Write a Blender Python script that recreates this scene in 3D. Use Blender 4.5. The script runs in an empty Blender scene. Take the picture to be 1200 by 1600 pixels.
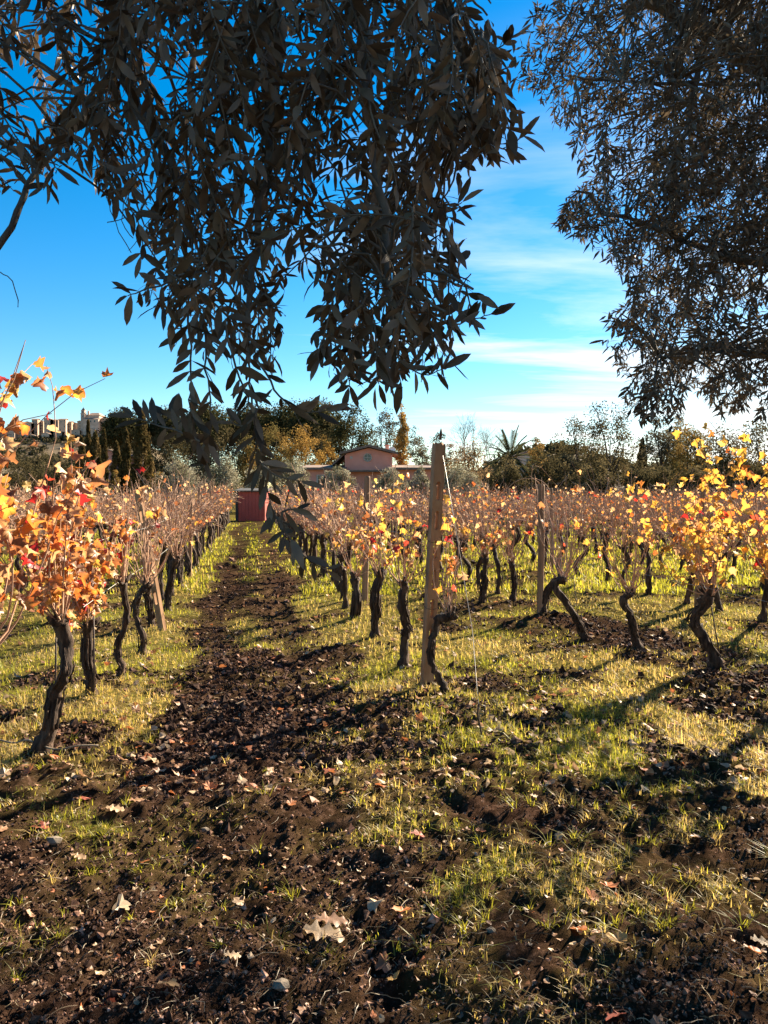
import bpy, math, random
import numpy as np
from mathutils import Matrix, Vector

R = math.radians
sc = bpy.context.scene
C = sc.collection

# ------------------------------------------------------------------ camera
CAM_Z = 1.6
PITCH = math.atan(30 / 1200)
cam_d = bpy.data.cameras.new('camera')
cam = bpy.data.objects.new('camera', cam_d)
C.objects.link(cam)
cam.location = (0, 0, CAM_Z)
cam.rotation_euler = (R(90) - PITCH, 0, 0)
cam_d.sensor_fit = 'VERTICAL'
cam_d.sensor_height = 36
cam_d.lens = 27
cam_d.clip_start = 0.05
cam_d.clip_end = 6000
sc.camera = cam

# ------------------------------------------------------------------ sky, sun, exposure
SUN_AZ, SUN_EL = R(42), R(29)          # azimuth clockwise from +Y
world = bpy.data.worlds.new('World')
sc.world = world
world.use_nodes = True
wn, wl = world.node_tree.nodes, world.node_tree.links
wn.clear()
w_out = wn.new('ShaderNodeOutputWorld')
w_bg = wn.new('ShaderNodeBackground')
w_bg.inputs['Strength'].default_value = 0.050
sky = wn.new('ShaderNodeTexSky')
sky.sky_type = 'NISHITA'
sky.sun_disc = False
sky.sun_elevation = SUN_EL
sky.sun_rotation = SUN_AZ
sky.air_density = 1.0
sky.dust_density = 0.12
sky.ozone_density = 2.5
hs = wn.new('ShaderNodeHueSaturation')
hs.inputs['Saturation'].default_value = 1.5
hs.inputs['Value'].default_value = 0.82
hs.inputs['Hue'].default_value = 0.497
wl.new(sky.outputs[0], hs.inputs['Color'])
# thin cirrus, laid out on a flat layer high above
geo = wn.new('ShaderNodeTexCoord')
sep = wn.new('ShaderNodeSeparateXYZ')
wl.new(geo.outputs['Generated'], sep.inputs[0])


def wmath(op, a, b=None, clamp=False):
    n = wn.new('ShaderNodeMath')
    n.operation = op
    n.use_clamp = clamp
    for i, v in enumerate((a, b)):
        if v is None:
            continue
        if isinstance(v, (int, float)):
            n.inputs[i].default_value = v
        else:
            wl.new(v, n.inputs[i])
    return n.outputs[0]


zz = wmath('ADD', wmath('MAXIMUM', sep.outputs['Z'], 0.0), 0.10)
cx = wmath('DIVIDE', sep.outputs['X'], zz)
cy = wmath('DIVIDE', sep.outputs['Y'], zz)
comb = wn.new('ShaderNodeCombineXYZ')
wl.new(cx, comb.inputs[0])
wl.new(cy, comb.inputs[1])
mp = wn.new('ShaderNodeMapping')
mp.inputs['Rotation'].default_value = (0, 0, R(-12))
mp.inputs['Scale'].default_value = (0.55, 1.7, 1)
mp.inputs['Location'].default_value = (3.3, 0.55, 0)
wl.new(comb.outputs[0], mp.inputs[0])
cn = wn.new('ShaderNodeTexNoise')
cn.inputs['Scale'].default_value = 0.9
cn.inputs['Detail'].default_value = 7
cn.inputs['Roughness'].default_value = 0.58
cn.inputs['Distortion'].default_value = 0.35
wl.new(mp.outputs[0], cn.inputs['Vector'])
# cirrus bank lies toward the sunny side of the sky
side = wmath('MULTIPLY', wmath('ADD', sep.outputs['X'], 0.10), 0.42)
cden = wmath('ADD', wmath('SUBTRACT', cn.outputs[0], 0.575), side)
cfac = wmath('MULTIPLY', cden, 6.0, clamp=True)
low = wmath('SUBTRACT', 1.0, wmath('MULTIPLY', sep.outputs['Z'], 1.9), clamp=True)
cfac = wmath('MULTIPLY', wmath('MULTIPLY', cfac, low), 0.9, clamp=True)
mixc = wn.new('ShaderNodeMix')
mixc.data_type = 'RGBA'
mixc.inputs[7].default_value = (6.0, 5.9, 5.7, 1)
wl.new(cfac, mixc.inputs[0])
wl.new(hs.outputs[0], mixc.inputs[6])
wl.new(mixc.outputs[2], w_bg.inputs['Color'])
wl.new(w_bg.outputs[0], w_out.inputs[0])

sun_d = bpy.data.lights.new('sun', 'SUN')
sun_d.energy = 5.0
sun_d.angle = R(0.5)
sun_d.color = (1.0, 0.86, 0.66)
sun = bpy.data.objects.new('sun', sun_d)
C.objects.link(sun)
sdir = Vector((math.sin(SUN_AZ) * math.cos(SUN_EL), math.cos(SUN_AZ) * math.cos(SUN_EL), math.sin(SUN_EL)))
sun.rotation_euler = sdir.to_track_quat('Z', 'Y').to_euler()
sun.location = (20, 25, 30)

sc.view_settings.view_transform = 'Standard'
sc.view_settings.look = 'None'
sc.view_settings.gamma = 1
sc.view_settings.exposure = 2.25
sc.view_settings.use_curve_mapping = False
sc.render.engine = 'CYCLES'
sc.cycles.max_bounces = 8
sc.cycles.diffuse_bounces = 4
sc.cycles.transmission_bounces = 4
sc.cycles.transparent_max_bounces = 8

# ------------------------------------------------------------------ helpers
rng = np.random.default_rng(11)
random.seed(5)


def unproj(px, py, d):
    """photo position (1200x1600) at forward distance d -> world point"""
    u, v = (px - 600) / 1200, (800 - py) / 1200
    c, s = math.cos(PITCH), math.sin(PITCH)
    y = c + v * s
    z = -s + v * c
    k = d / y
    return np.array([u * k, d, CAM_Z + z * k])


def proj(P):
    P = np.asarray(P, float)
    c, s = math.cos(PITCH), math.sin(PITCH)
    x, y, z = P[..., 0], P[..., 1], P[..., 2] - CAM_Z
    f = y * c - z * s
    v = y * s + z * c
    return 600 + 1200 * x / f, 800 - 1200 * v / f, f


def gdist(py):
    return CAM_Z * 1200 / (py - 770)


def gpt(px, py):
    d = gdist(py)
    return (px - 600) / 1200 * d, d


ROW_T = math.atan(0.175)
RC, RS = math.cos(ROW_T), math.sin(ROW_T)


def pa2xy(p, a):
    return p * RC - a * RS, p * RS + a * RC


def xy2pa(x, y):
    return x * RC + y * RS, -x * RS + y * RC


def hash2(ix, iy, seed):
    h = (ix.astype(np.int64) * 374761393 + iy.astype(np.int64) * 668265263 + seed * 974711) & 0xffffffff
    h = ((h ^ (h >> 13)) * 1274126177) & 0xffffffff
    h = h ^ (h >> 16)
    return (h & 0xffff) / 65535.0


def vnoise(x, y, seed=0):
    ix, iy = np.floor(x), np.floor(y)
    fx, fy = x - ix, y - iy
    fx = fx * fx * (3 - 2 * fx)
    fy = fy * fy * (3 - 2 * fy)
    a = hash2(ix, iy, seed)
    b = hash2(ix + 1, iy, seed)
    c = hash2(ix, iy + 1, seed)
    d = hash2(ix + 1, iy + 1, seed)
    return (a * (1 - fx) + b * fx) * (1 - fy) + (c * (1 - fx) + d * fx) * fy


def fbm(x, y, seed=0, octs=4):
    s, a, t = 0, 1, 0
    for i in range(octs):
        s = s + a * vnoise(x * 2 ** i + 17.3 * i, y * 2 ** i + 5.1 * i, seed + i)
        t += a
        a *= 0.5
    return s / t


def smooth(e0, e1, x):
    t = np.clip((x - e0) / (e1 - e0), 0, 1)
    return t * t * (3 - 2 * t)


def mesh_np(name, V, faces, col=None, mats=(), smooth_sh=False):
    """faces: list of (m,k) int arrays"""
    V = np.ascontiguousarray(V, dtype=np.float32)
    me = bpy.data.meshes.new(name)
    faces = [np.asarray(f, dtype=np.int32) for f in faces if len(f)]
    nl = sum(f.size for f in faces)
    npoly = sum(len(f) for f in faces)
    me.vertices.add(len(V))
    me.vertices.foreach_set('co', V.ravel())
    me.loops.add(nl)
    me.loops.foreach_set('vertex_index', np.concatenate([f.ravel() for f in faces]))
    me.polygons.add(npoly)
    tot = np.concatenate([np.full(len(f), f.shape[1], np.int32) for f in faces])
    st = np.concatenate([[0], np.cumsum(tot)[:-1]]).astype(np.int32)
    me.polygons.foreach_set('loop_start', st)
    me.polygons.foreach_set('loop_total', tot)
    me.polygons.foreach_set('use_smooth', np.full(npoly, bool(smooth_sh)))
    me.update(calc_edges=True)
    if col is not None:
        ca = me.color_attributes.new('Col', 'FLOAT_COLOR', 'POINT')
        c4 = np.ones((len(V), 4), np.float32)
        c4[:, :3] = col
        ca.data.foreach_set('color', c4.ravel())
    for m in (mats if isinstance(mats, (list, tuple)) else [mats]):
        me.materials.append(m)
    return me


class MB:
    """collects shapes into ONE mesh"""

    def __init__(s):
        s.V, s.F, s.K, s.n = [], [], [], 0

    def add(s, V, faces, col=None):
        V = np.asarray(V, float).reshape(-1, 3)
        for f in faces:
            f = np.asarray(f, np.int64)
            if len(f):
                s.F.append(f + s.n)
        s.V.append(V)
        if col is None:
            col = (1, 1, 1)
        c = np.asarray(col, float)
        if c.ndim == 1:
            c = np.tile(c, (len(V), 1))
        s.K.append(c)
        s.n += len(V)
        return s

    def box(s, x0, x1, y0, y1, z0, z1, col=None):
        V = [(x, y, z) for z in (z0, z1) for y in (y0, y1) for x in (x0, x1)]
        F = [(0, 2, 3, 1), (4, 5, 7, 6), (0, 1, 5, 4), (2, 6, 7, 3), (0, 4, 6, 2), (1, 3, 7, 5)]
        return s.add(V, [F], col)

    def tube(s, P, r, sides=6, col=None, wob=0, rg=None, cap=True):
        P = np.asarray(P, float)
        n = len(P)
        r = np.broadcast_to(np.asarray(r, float), (n,))
        T = np.gradient(P, axis=0)
        T /= np.linalg.norm(T, axis=1)[:, None] + 1e-9
        ref = np.array([0.31, 0.95, 0.08]) if abs(T[0][2]) > 0.8 else np.array([0.05, 0.1, 1.0])
        A = np.cross(T, ref)
        A /= np.linalg.norm(A, axis=1)[:, None] + 1e-9
        B = np.cross(T, A)
        th = np.arange(sides) * 2 * math.pi / sides
        rr = np.repeat(r[:, None], sides, 1)
        if wob and rg is not None:
            rr = rr * (1 + wob * rg.normal(0, 1, rr.shape))
        V = P[:, None, :] + rr[..., None] * (np.cos(th)[None, :, None] * A[:, None, :] + np.sin(th)[None, :, None] * B[:, None, :])
        V = V.reshape(-1, 3)
        i = np.arange(n - 1)[:, None] * sides
        j = np.arange(sides)[None, :]
        k = (j + 1) % sides
        F = np.stack([i + j, i + k, i + sides + k, i + sides + j], -1).reshape(-1, 4)
        fs = [F]
        if cap:
            V = np.vstack([V, P[0], P[-1]])
            a0, a1 = n * sides, n * sides + 1
            jj = np.arange(sides)
            kk = (jj + 1) % sides
            fs.append(np.stack([kk, jj, np.full(sides, a0)], -1))
            fs.append(np.stack([jj + (n - 1) * sides, kk + (n - 1) * sides, np.full(sides, a1)], -1))
        return s.add(V, fs, col)

    def mesh(s, name, mats, sm=False):
        byk = {}
        for f in s.F:
            byk.setdefault(f.shape[1], []).append(f)
        return mesh_np(name, np.vstack(s.V), [np.vstack(v) for v in byk.values()], np.vstack(s.K), mats, sm)

    def build(s, name, mats, parent=None, sm=False):
        return obj(name, s.mesh(name, mats, sm), parent)


def obj(name, me, parent=None):
    o = bpy.data.objects.new(name, me)
    C.objects.link(o)
    if parent is not None:
        o.parent = parent
    return o


def tag(o, label=None, cat=None, group=None, kind=None):
    if label:
        o['label'] = label
    if cat:
        o['category'] = cat
    if group:
        o['group'] = group
    if kind:
        o['kind'] = kind
    return o


def thing(name, label, cat, loc=(0, 0, 0), rz=0, group=None):
    o = bpy.data.objects.new(name, None)
    o.empty_display_size = 0.1
    C.objects.link(o)
    o.location = loc
    o.rotation_euler = (0, 0, rz)
    return tag(o, label, cat, group)


def part(name, me, parent, kind=None):
    o = obj(name, me, parent)
    if kind:
        o['kind'] = kind
    return o


def frames(D, N):
    """rotation matrices whose Y axis is D and Z axis near N"""
    D = D / (np.linalg.norm(D, axis=1)[:, None] + 1e-9)
    X = np.cross(D, N)
    X /= np.linalg.norm(X, axis=1)[:, None] + 1e-9
    Z = np.cross(X, D)
    return np.stack([X, D, Z], -1)


def scatter(pV, pF, pos, Rm, S):
    """copies of one small shape as arrays; S (n,) or (n,3)"""
    n, m = len(pos), len(pV)
    S = np.asarray(S, float)
    if S.ndim == 1:
        S = np.repeat(S[:, None], 3, 1)
    L = pV[None] * S[:, None, :]
    V = np.einsum('nij,nmj->nmi', Rm, L) + pos[:, None, :]
    F = (pF[None] + (np.arange(n) * m)[:, None, None]).reshape(-1, pF.shape[1])
    return V.reshape(-1, 3), F


def inpoly(px, py, poly):
    poly = np.asarray(poly, float)
    ins = np.zeros(np.shape(px), bool)
    j = len(poly) - 1
    for i in range(len(poly)):
        xi, yi = poly[i]
        xj, yj = poly[j]
        c = ((yi > py) != (yj > py)) & (px < (xj - xi) * (py - yi) / (yj - yi + 1e-12) + xi)
        ins ^= c
        j = i
    return ins


# ------------------------------------------------------------------ materials
def nmat(name):
    m = bpy.data.materials.new(name)
    m.use_nodes = True
    nt = m.node_tree
    nt.nodes.clear()
    o = nt.nodes.new('ShaderNodeOutputMaterial')
    return m, nt, o


def noise_node(nt, scale, detail=4, rough=0.55, coord='Object', stretch=None):
    tc = nt.nodes.new('ShaderNodeTexCoord')
    n = nt.nodes.new('ShaderNodeTexNoise')
    n.inputs['Scale'].default_value = scale
    n.inputs['Detail'].default_value = detail
    n.inputs['Roughness'].default_value = rough
    if stretch:
        mpp = nt.nodes.new('ShaderNodeMapping')
        mpp.inputs['Scale'].default_value = stretch
        nt.links.new(tc.outputs[coord], mpp.inputs[0])
        nt.links.new(mpp.outputs[0], n.inputs['Vector'])
    else:
        nt.links.new(tc.outputs[coord], n.inputs['Vector'])
    return n


def ramp(nt, src, stops):
    r = nt.nodes.new('ShaderNodeValToRGB')
    el = r.color_ramp.elements
    while len(el) < len(stops):
        el.new(0.5)
    for e, (p, c) in zip(el, stops):
        e.position = p
        e.color = (*c, 1)
    nt.links.new(src, r.inputs[0])
    return r


def leaf_material(name, trans=0.5, gloss=0.06, var=0.35, nscale=40, rough=0.4, tint=(1, 1, 1)):
    m, nt, o = nmat(name)
    L = nt.links
    at = nt.nodes.new('ShaderNodeAttribute')
    at.attribute_name = 'Col'
    nz = noise_node(nt, nscale, 3)
    mr = nt.nodes.new('ShaderNodeMapRange')
    mr.inputs[1].default_value = 0.3
    mr.inputs[2].default_value = 0.7
    mr.inputs[3].default_value = 1 - var
    mr.inputs[4].default_value = 1 + var * 0.6
    L.new(nz.outputs[0], mr.inputs[0])
    mx = nt.nodes.new('ShaderNodeVectorMath')
    mx.operation = 'SCALE'
    L.new(at.outputs['Color'], mx.inputs[0])
    L.new(mr.outputs[0], mx.inputs['Scale'])
    di = nt.nodes.new('ShaderNodeBsdfDiffuse')
    L.new(mx.outputs[0], di.inputs[0])
    tr = nt.nodes.new('ShaderNodeBsdfTranslucent')
    tm = nt.nodes.new('ShaderNodeVectorMath')
    tm.operation = 'MULTIPLY'
    tm.inputs[1].default_value = tint
    L.new(mx.outputs[0], tm.inputs[0])
    L.new(tm.outputs[0], tr.inputs[0])
    ms = nt.nodes.new('ShaderNodeMixShader')
    ms.inputs[0].default_value = trans
    L.new(di.outputs[0], ms.inputs[1])
    L.new(tr.outputs[0], ms.inputs[2])
    gl = nt.nodes.new('ShaderNodeBsdfGlossy')
    gl.inputs['Roughness'].default_value = rough
    gl.inputs[0].default_value = (1, 1, 1, 1)
    m2 = nt.nodes.new('ShaderNodeMixShader')
    m2.inputs[0].default_value = gloss
    L.new(ms.outputs[0], m2.inputs[1])
    L.new(gl.outputs[0], m2.inputs[2])
    L.new(m2.outputs[0], o.inputs[0])
    return m


def solid(name, stops, scale=8, rough=0.85, bump=0.3, bscale=None, stretch=None, dist=0.01, detail=5, coord='Object', usecol=False, spec=0.25):
    m, nt, o = nmat(name)
    L = nt.links
    b = nt.nodes.new('ShaderNodeBsdfPrincipled')
    b.inputs['Roughness'].default_value = rough
    b.inputs['Specular IOR Level'].default_value = spec
    n = noise_node(nt, scale, detail, stretch=stretch, coord=coord)
    k = len(stops)
    if len(stops[0]) == 3:
        stops = [(0.3 + 0.4 * i / max(1, k - 1), c) for i, c in enumerate(stops)]
    rp = ramp(nt, n.outputs[0], stops)
    if usecol:
        at = nt.nodes.new('ShaderNodeAttribute')
        at.attribute_name = 'Col'
        mm = nt.nodes.new('ShaderNodeVectorMath')
        mm.operation = 'MULTIPLY'
        L.new(rp.outputs[0], mm.inputs[0])
        L.new(at.outputs['Color'], mm.inputs[1])
        L.new(mm.outputs[0], b.inputs['Base Color'])
    else:
        L.new(rp.outputs[0], b.inputs['Base Color'])
    if bump:
        n2 = noise_node(nt, bscale or scale * 3, 6, 0.65, stretch=stretch, coord=coord)
        bp = nt.nodes.new('ShaderNodeBump')
        bp.inputs['Strength'].default_value = bump
        bp.inputs['Distance'].default_value = dist
        L.new(n2.outputs[0], bp.inputs['Height'])
        L.new(bp.outputs[0], b.inputs['Normal'])
    L.new(b.outputs[0], o.inputs[0])
    return m


M = {}
M['vine_leaf'] = leaf_material('vine_leaf_autumn', 0.55, 0.03, 0.35, 60, 0.5, (1.15, 0.95, 0.7))
M['olive_leaf'] = leaf_material('olive_leaf', 0.2, 0.018, 0.25, 30, 0.38)
M['grass'] = leaf_material('grass_blade', 0.6, 0.02, 0.2, 3, 0.45, (1.35, 1.25, 0.7))
M['far_leaf'] = leaf_material('far_foliage', 0.3, 0.0, 0.3, 0.6, 0.6)
M['litter'] = leaf_material('dry_leaf', 0.3, 0.03, 0.35, 50, 0.5)
M['bark'] = solid('vine_bark', [(0.012, 0.007, 0.005), (0.05, 0.031, 0.02), (0.12, 0.075, 0.048)], 30, 0.9, 1.0, 60, (1, 1, 0.16), 0.012)
M['olive_bark'] = solid('olive_bark', [(0.06, 0.05, 0.04), (0.16, 0.13, 0.10)], 14, 0.9, 0.8, 40, (1, 1, 0.4), 0.01)
M['cane'] = solid('vine_cane', [(0.26, 0.14, 0.085), (0.52, 0.34, 0.23)], 12, 0.8, 0.2, 80, spec=0.05)
M['twig'] = solid('olive_twig', [(0.07, 0.055, 0.04), (0.17, 0.14, 0.10)], 20, 0.8, 0.2, 80)
M['tree_bark'] = solid('tree_bark', [(0.05, 0.035, 0.025), (0.14, 0.10, 0.075)], 2, 0.9, 0.5, 8, (1, 1, 0.3), 0.04)
M['concrete'] = solid('weathered_post', [(0.15, 0.078, 0.038), (0.30, 0.17, 0.088), (0.40, 0.25, 0.14)], 9, 0.9, 0.5, 90, (1, 1, 0.35), 0.003)
M['wood'] = solid('post_wood', [(0.15, 0.082, 0.044), (0.34, 0.21, 0.12)], 16, 0.85, 0.6, 50, (1, 1, 0.06), 0.004)
M['metal'] = solid('stake_metal', [(0.03, 0.022, 0.018), (0.09, 0.055, 0.04)], 30, 0.6, 0.3, 100)
m, nt, o = nmat('galvanised_wire')
b = nt.nodes.new('ShaderNodeBsdfPrincipled')
b.inputs['Base Color'].default_value = (0.35, 0.33, 0.30, 1)
b.inputs['Metallic'].default_value = 0.6
b.inputs['Roughness'].default_value = 0.5
nt.links.new(b.outputs[0], o.inputs[0])
M['wire'] = m
M['stone'] = solid('field_stone', [(0.10, 0.08, 0.058), (0.24, 0.19, 0.14)], 25, 0.9, 0.6, 60)
M['clod'] = solid('soil_clod', [(0.012, 0.0062, 0.0042), (0.046, 0.025, 0.017), (0.15, 0.090, 0.064)], 22, 0.85, 0.6, 90, dist=0.006, usecol=True, spec=0.05)
M['plaster'] = solid('pink_plaster', [(0.62, 0.25, 0.175), (0.70, 0.31, 0.23)], 1.2, 0.9, 0.2, 20)
M['redpaint'] = solid('red_paint', [(0.30, 0.06, 0.045), (0.37, 0.08, 0.06)], 2, 0.6, 0.2, 20)
M['rooftile'] = solid('roof_tile', [(0.12, 0.085, 0.065), (0.24, 0.16, 0.12)], 3, 0.9, 0.6, 6, dist=0.04)
M['trim'] = solid('pale_trim', [(0.40, 0.33, 0.27), (0.52, 0.44, 0.37)], 4, 0.8, 0.1)
M['darkroof'] = solid('dark_roof', [(0.03, 0.028, 0.025), (0.06, 0.055, 0.05)], 4, 0.8, 0.2)
M['townwall'] = solid('town_wall', [(0.42, 0.29, 0.21), (0.60, 0.45, 0.34)], 0.15, 0.9, 0.0, usecol=True)
M['townroof'] = solid('town_roof', [(0.24, 0.16, 0.115), (0.34, 0.24, 0.17)], 0.3, 0.9, 0.0)
m, nt, o = nmat('window_glass')
b = nt.nodes.new('ShaderNodeBsdfPrincipled')
b.inputs['Base Color'].default_value = (0.03, 0.035, 0.04, 1)
b.inputs['Roughness'].default_value = 0.08
nt.links.new(b.outputs[0], o.inputs[0])
M['glass'] = m
m, nt, o = nmat('white_dish')
b = nt.nodes.new('ShaderNodeBsdfPrincipled')
b.inputs['Base Color'].default_value = (0.75, 0.74, 0.72, 1)
b.inputs['Roughness'].default_value = 0.5
nt.links.new(b.outputs[0], o.inputs[0])
M['white'] = m


# ------------------------------------------------------------------ ground
def grass_mask(x, y):
    """how much grass grows here, 0..1"""
    p, a = xy2pa(x, y)
    n1 = fbm(x * 1.1, y * 1.1, 3, 3)
    n2 = fbm(x * 4.0, y * 4.0, 9, 3)
    wob = (fbm(x * 0.7, y * 0.7, 21, 2) - 0.5) * 0.7
    pw = p + wob
    g = np.full(np.shape(x), 0.07)
    # strip below the left row and everything left of it
    left = smooth(-0.42, -0.85, pw) * smooth(3.0, 4.2, y)
    g = np.maximum(g, 0.95 * left)
    # thin growth along the middle of the path
    g = np.maximum(g, 0.34 * np.exp(-((pw - 0.12) / 0.3) ** 2) * smooth(5, 9, a))
    g = np.maximum(g, 0.6 * np.exp(-((pw - 0.1) / 0.3) ** 2) * smooth(14, 22, a))
    # strip below the right row
    g = np.maximum(g, 0.95 * smooth(0.62, 1.0, pw) * smooth(2.3, 1.7, pw) * smooth(5.4, 6.6, a))
    # grass lane right of the right row
    lane = smooth(1.15, 1.75, pw) * smooth(3.75, 3.15, pw) * smooth(3.6, 5.2, y)
    g = np.maximum(g, 0.95 * lane)
    # near right corner below the second right row
    g = np.maximum(g, 0.85 * smooth(1.5, 2.3, pw) * smooth(3.4, 4.6, y) * smooth(5.6, 5.0, a))
    # beyond the dug strip of the second right row
    g = np.maximum(g, 0.85 * smooth(4.1, 4.9, pw) * smooth(5.8, 6.6, a))
    g = np.maximum(g, 0.8 * smooth(2.6, 3.0, pw) * smooth(8.6, 10.0, a))
    g = np.maximum(g, 0.30 * smooth(0.3, 1.2, pw) * smooth(2.5, 3.2, y) * smooth(4.2, 3.5, y))
    g = np.maximum(g, 0.18 * smooth(2.6, 3.6, y) * smooth(0.2, 0.6, pw))
    far_ = smooth(4.0, 6.5, y)
    g = g * (0.2 + 0.12 * far_ + 1.5 * smooth(0.35, 0.62, n1)) * (0.3 + 0.08 * far_ + 1.3 * smooth(0.36, 0.64, n2))
    return np.clip(g, 0, 1)


def ground_z(x, y):
    x = np.asarray(x, float)
    y = np.asarray(y, float)
    p, a = xy2pa(x, y)
    near = smooth(30, 8, y)
    z = (fbm(x * 1.3, y * 1.3, 40, 3) - 0.5) * 0.10 * near
    soil = 1 - 0.75 * smooth(0.25, 0.7, grass_mask(x, y))
    l1 = fbm(x * 5.5, y * 5.5, 50, 4)
    l2 = fbm(x * 19, y * 19, 60, 3)
    z = z + (np.abs(l1 - 0.5) * -0.16 + 0.03 + (l2 - 0.5) * 0.055) * soil * near
    # wheel furrow down the path and low ridges under the rows
    z = z - 0.035 * np.exp(-((p - 0.35) / 0.16) ** 2) * near - 0.02 * np.exp(-((p + 0.25) / 0.18) ** 2) * near
    for rp in (-1.14, 1.35, 3.75):
        z = z + 0.05 * np.exp(-((p - rp) / 0.35) ** 2) * near
    return z


def axis(lo, a, b, hi, step, gr):
    mid = np.arange(a, b, step)
    up, s, v = [], step, b
    while v < hi:
        up.append(v)
        s *= gr
        v += s
    up.append(hi)
    dn, s, v = [], step, a
    while v > lo:
        s *= gr
        v -= s
        dn.append(v)
    return np.array(dn[::-1] + list(mid) + up)


gx = axis(-3000, -1.9, 2.4, 3000, 0.023, 1.046)
gy = axis(-60, 1.9, 4.4, 4000, 0.023, 1.036)
GX, GY = np.meshgrid(gx, gy)
GZ = ground_z(GX, GY)
GZ = np.where(GY > 120, -0.3, GZ)
gm = grass_mask(GX, GY)
gm = np.where(GY > 45, 0.75, gm)
V = np.stack([GX, GY, GZ], -1).reshape(-1, 3)
nx, ny = len(gx), len(gy)
ii = (np.arange(ny - 1)[:, None] * nx + np.arange(nx - 1)[None, :])
F = np.stack([ii, ii + 1, ii + nx + 1, ii + nx], -1).reshape(-1, 4)
soilc = np.array([1.0, 1.0, 1.0])
gcol = np.stack([gm.ravel()] * 3, -1)
m, nt, o = nmat('soil_and_thatch')
L = nt.links
b = nt.nodes.new('ShaderNodeBsdfPrincipled')
b.inputs['Roughness'].default_value = 1.0
b.inputs['Specular IOR Level'].default_value = 0.0
n1 = noise_node(nt, 14, 10, 0.78)
r1 = ramp(nt, n1.outputs[0], [(0.34, (0.009, 0.0048, 0.0033)), (0.52, (0.036, 0.0195, 0.0132)), (0.72, (0.135, 0.080, 0.056))])
n2 = noise_node(nt, 22, 6, 0.7)
r2 = ramp(nt, n2.outputs[0], [(0.3, (0.045, 0.036, 0.010)), (0.55, (0.12, 0.10, 0.025)), (0.75, (0.26, 0.18, 0.07))])
at = nt.nodes.new('ShaderNodeAttribute')
at.attribute_name = 'Col'
mx = nt.nodes.new('ShaderNodeMix')
mx.data_type = 'RGBA'
L.new(at.outputs['Fac'], mx.inputs[0])
L.new(r1.outputs[0], mx.inputs[6])
L.new(r2.outputs[0], mx.inputs[7])
L.new(mx.outputs[2], b.inputs['Base Color'])
n3 = noise_node(nt, 120, 6, 0.75)
bp = nt.nodes.new('ShaderNodeBump')
bp.inputs['Strength'].default_value = 0.9
bp.inputs['Distance'].default_value = 0.012
L.new(n3.outputs[0], bp.inputs['Height'])
L.new(bp.outputs[0], b.inputs['Normal'])
L.new(b.outputs[0], o.inputs[0])
M['soil'] = m
g = obj('ground', mesh_np('ground', V, [F], gcol, [m], True))
tag(g, 'dark tilled vineyard soil with grassy strips under the rows', 'ground', kind='structure')


# ------------------------------------------------------------------ hills far behind
def hill_z(x, y):
    h = 103 * np.exp(-((y - 1230) / 300) ** 2) * smooth(-230, -420, x) * (0.86 + 0.14 * smooth(-420, -900, x))
    h = h + 30 * np.exp(-((x + 260) / 130) ** 2 - ((y - 700) / 250) ** 2)
    h = h + 31 * np.exp(-((x - 118) / 62) ** 2 - ((y - 560) / 120) ** 2)
    h = h + 24 * np.exp(-((x - 250) / 110) ** 2 - ((y - 640) / 120) ** 2)
    h = h + (fbm(x / 60, y / 60, 77, 3) - 0.5) * 12 * smooth(5, 30, h)
    return h


hx = np.arange(-1500, 520, 14.0)
hy = np.arange(330, 1900, 14.0)
HX, HY = np.meshgrid(hx, hy)
HZ = hill_z(HX, HY) - 3.0
n_x, n_y = len(hx), len(hy)
ii = (np.arange(n_y - 1)[:, None] * n_x + np.arange(n_x - 1)[None, :])
F = np.stack([ii, ii + 1, ii + n_x + 1, ii + n_x], -1).reshape(-1, 4)
M['hill'] = solid('hill_scrub', [(0.045, 0.032, 0.014), (0.09, 0.062, 0.028), (0.15, 0.10, 0.05)], 0.02, 0.95, 0, detail=8)
h = obj('hill', mesh_np('hill', np.stack([HX, HY, HZ], -1).reshape(-1, 3), [F], None, [M['hill']], True))
tag(h, 'scrubby brown hillside carrying the old town on its crest', 'hill', kind='structure')

# ------------------------------------------------------------------ soil crumbs (stuff)
ICO_V = []
t = (1 + 5 ** 0.5) / 2
for a_, b_ in ((-1, t), (1, t), (-1, -t), (1, -t)):
    ICO_V.append((a_, b_, 0))
for a_, b_ in ((-1, t), (1, t), (-1, -t), (1, -t)):
    ICO_V.append((0, a_, b_))
for a_, b_ in ((t, -1), (t, 1), (-t, -1), (-t, 1)):
    ICO_V.append((a_, 0, b_))
ICO_V = np.array(ICO_V) / np.linalg.norm(ICO_V[0])
ICO_F = np.array([(0, 11, 5), (0, 5, 1), (0, 1, 7), (0, 7, 10), (0, 10, 11), (1, 5, 9), (5, 11, 4), (11, 10, 2), (10, 7, 6), (7, 1, 8),
                  (3, 9, 4), (3, 4, 2), (3, 2, 6), (3, 6, 8), (3, 8, 9), (4, 9, 5), (2, 4, 11), (6, 2, 10), (8, 6, 7), (9, 8, 1)])


OCT_V = np.array([(1, 0, 0), (-1, 0, 0), (0, 1, 0), (0, -1, 0), (0, 0, 1), (0, 0, -1)], float)
OCT_F = np.array([(0, 2, 4), (2, 1, 4), (1, 3, 4), (3, 0, 4), (2, 0, 5), (1, 2, 5), (3, 1, 5), (0, 3, 5)])


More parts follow.
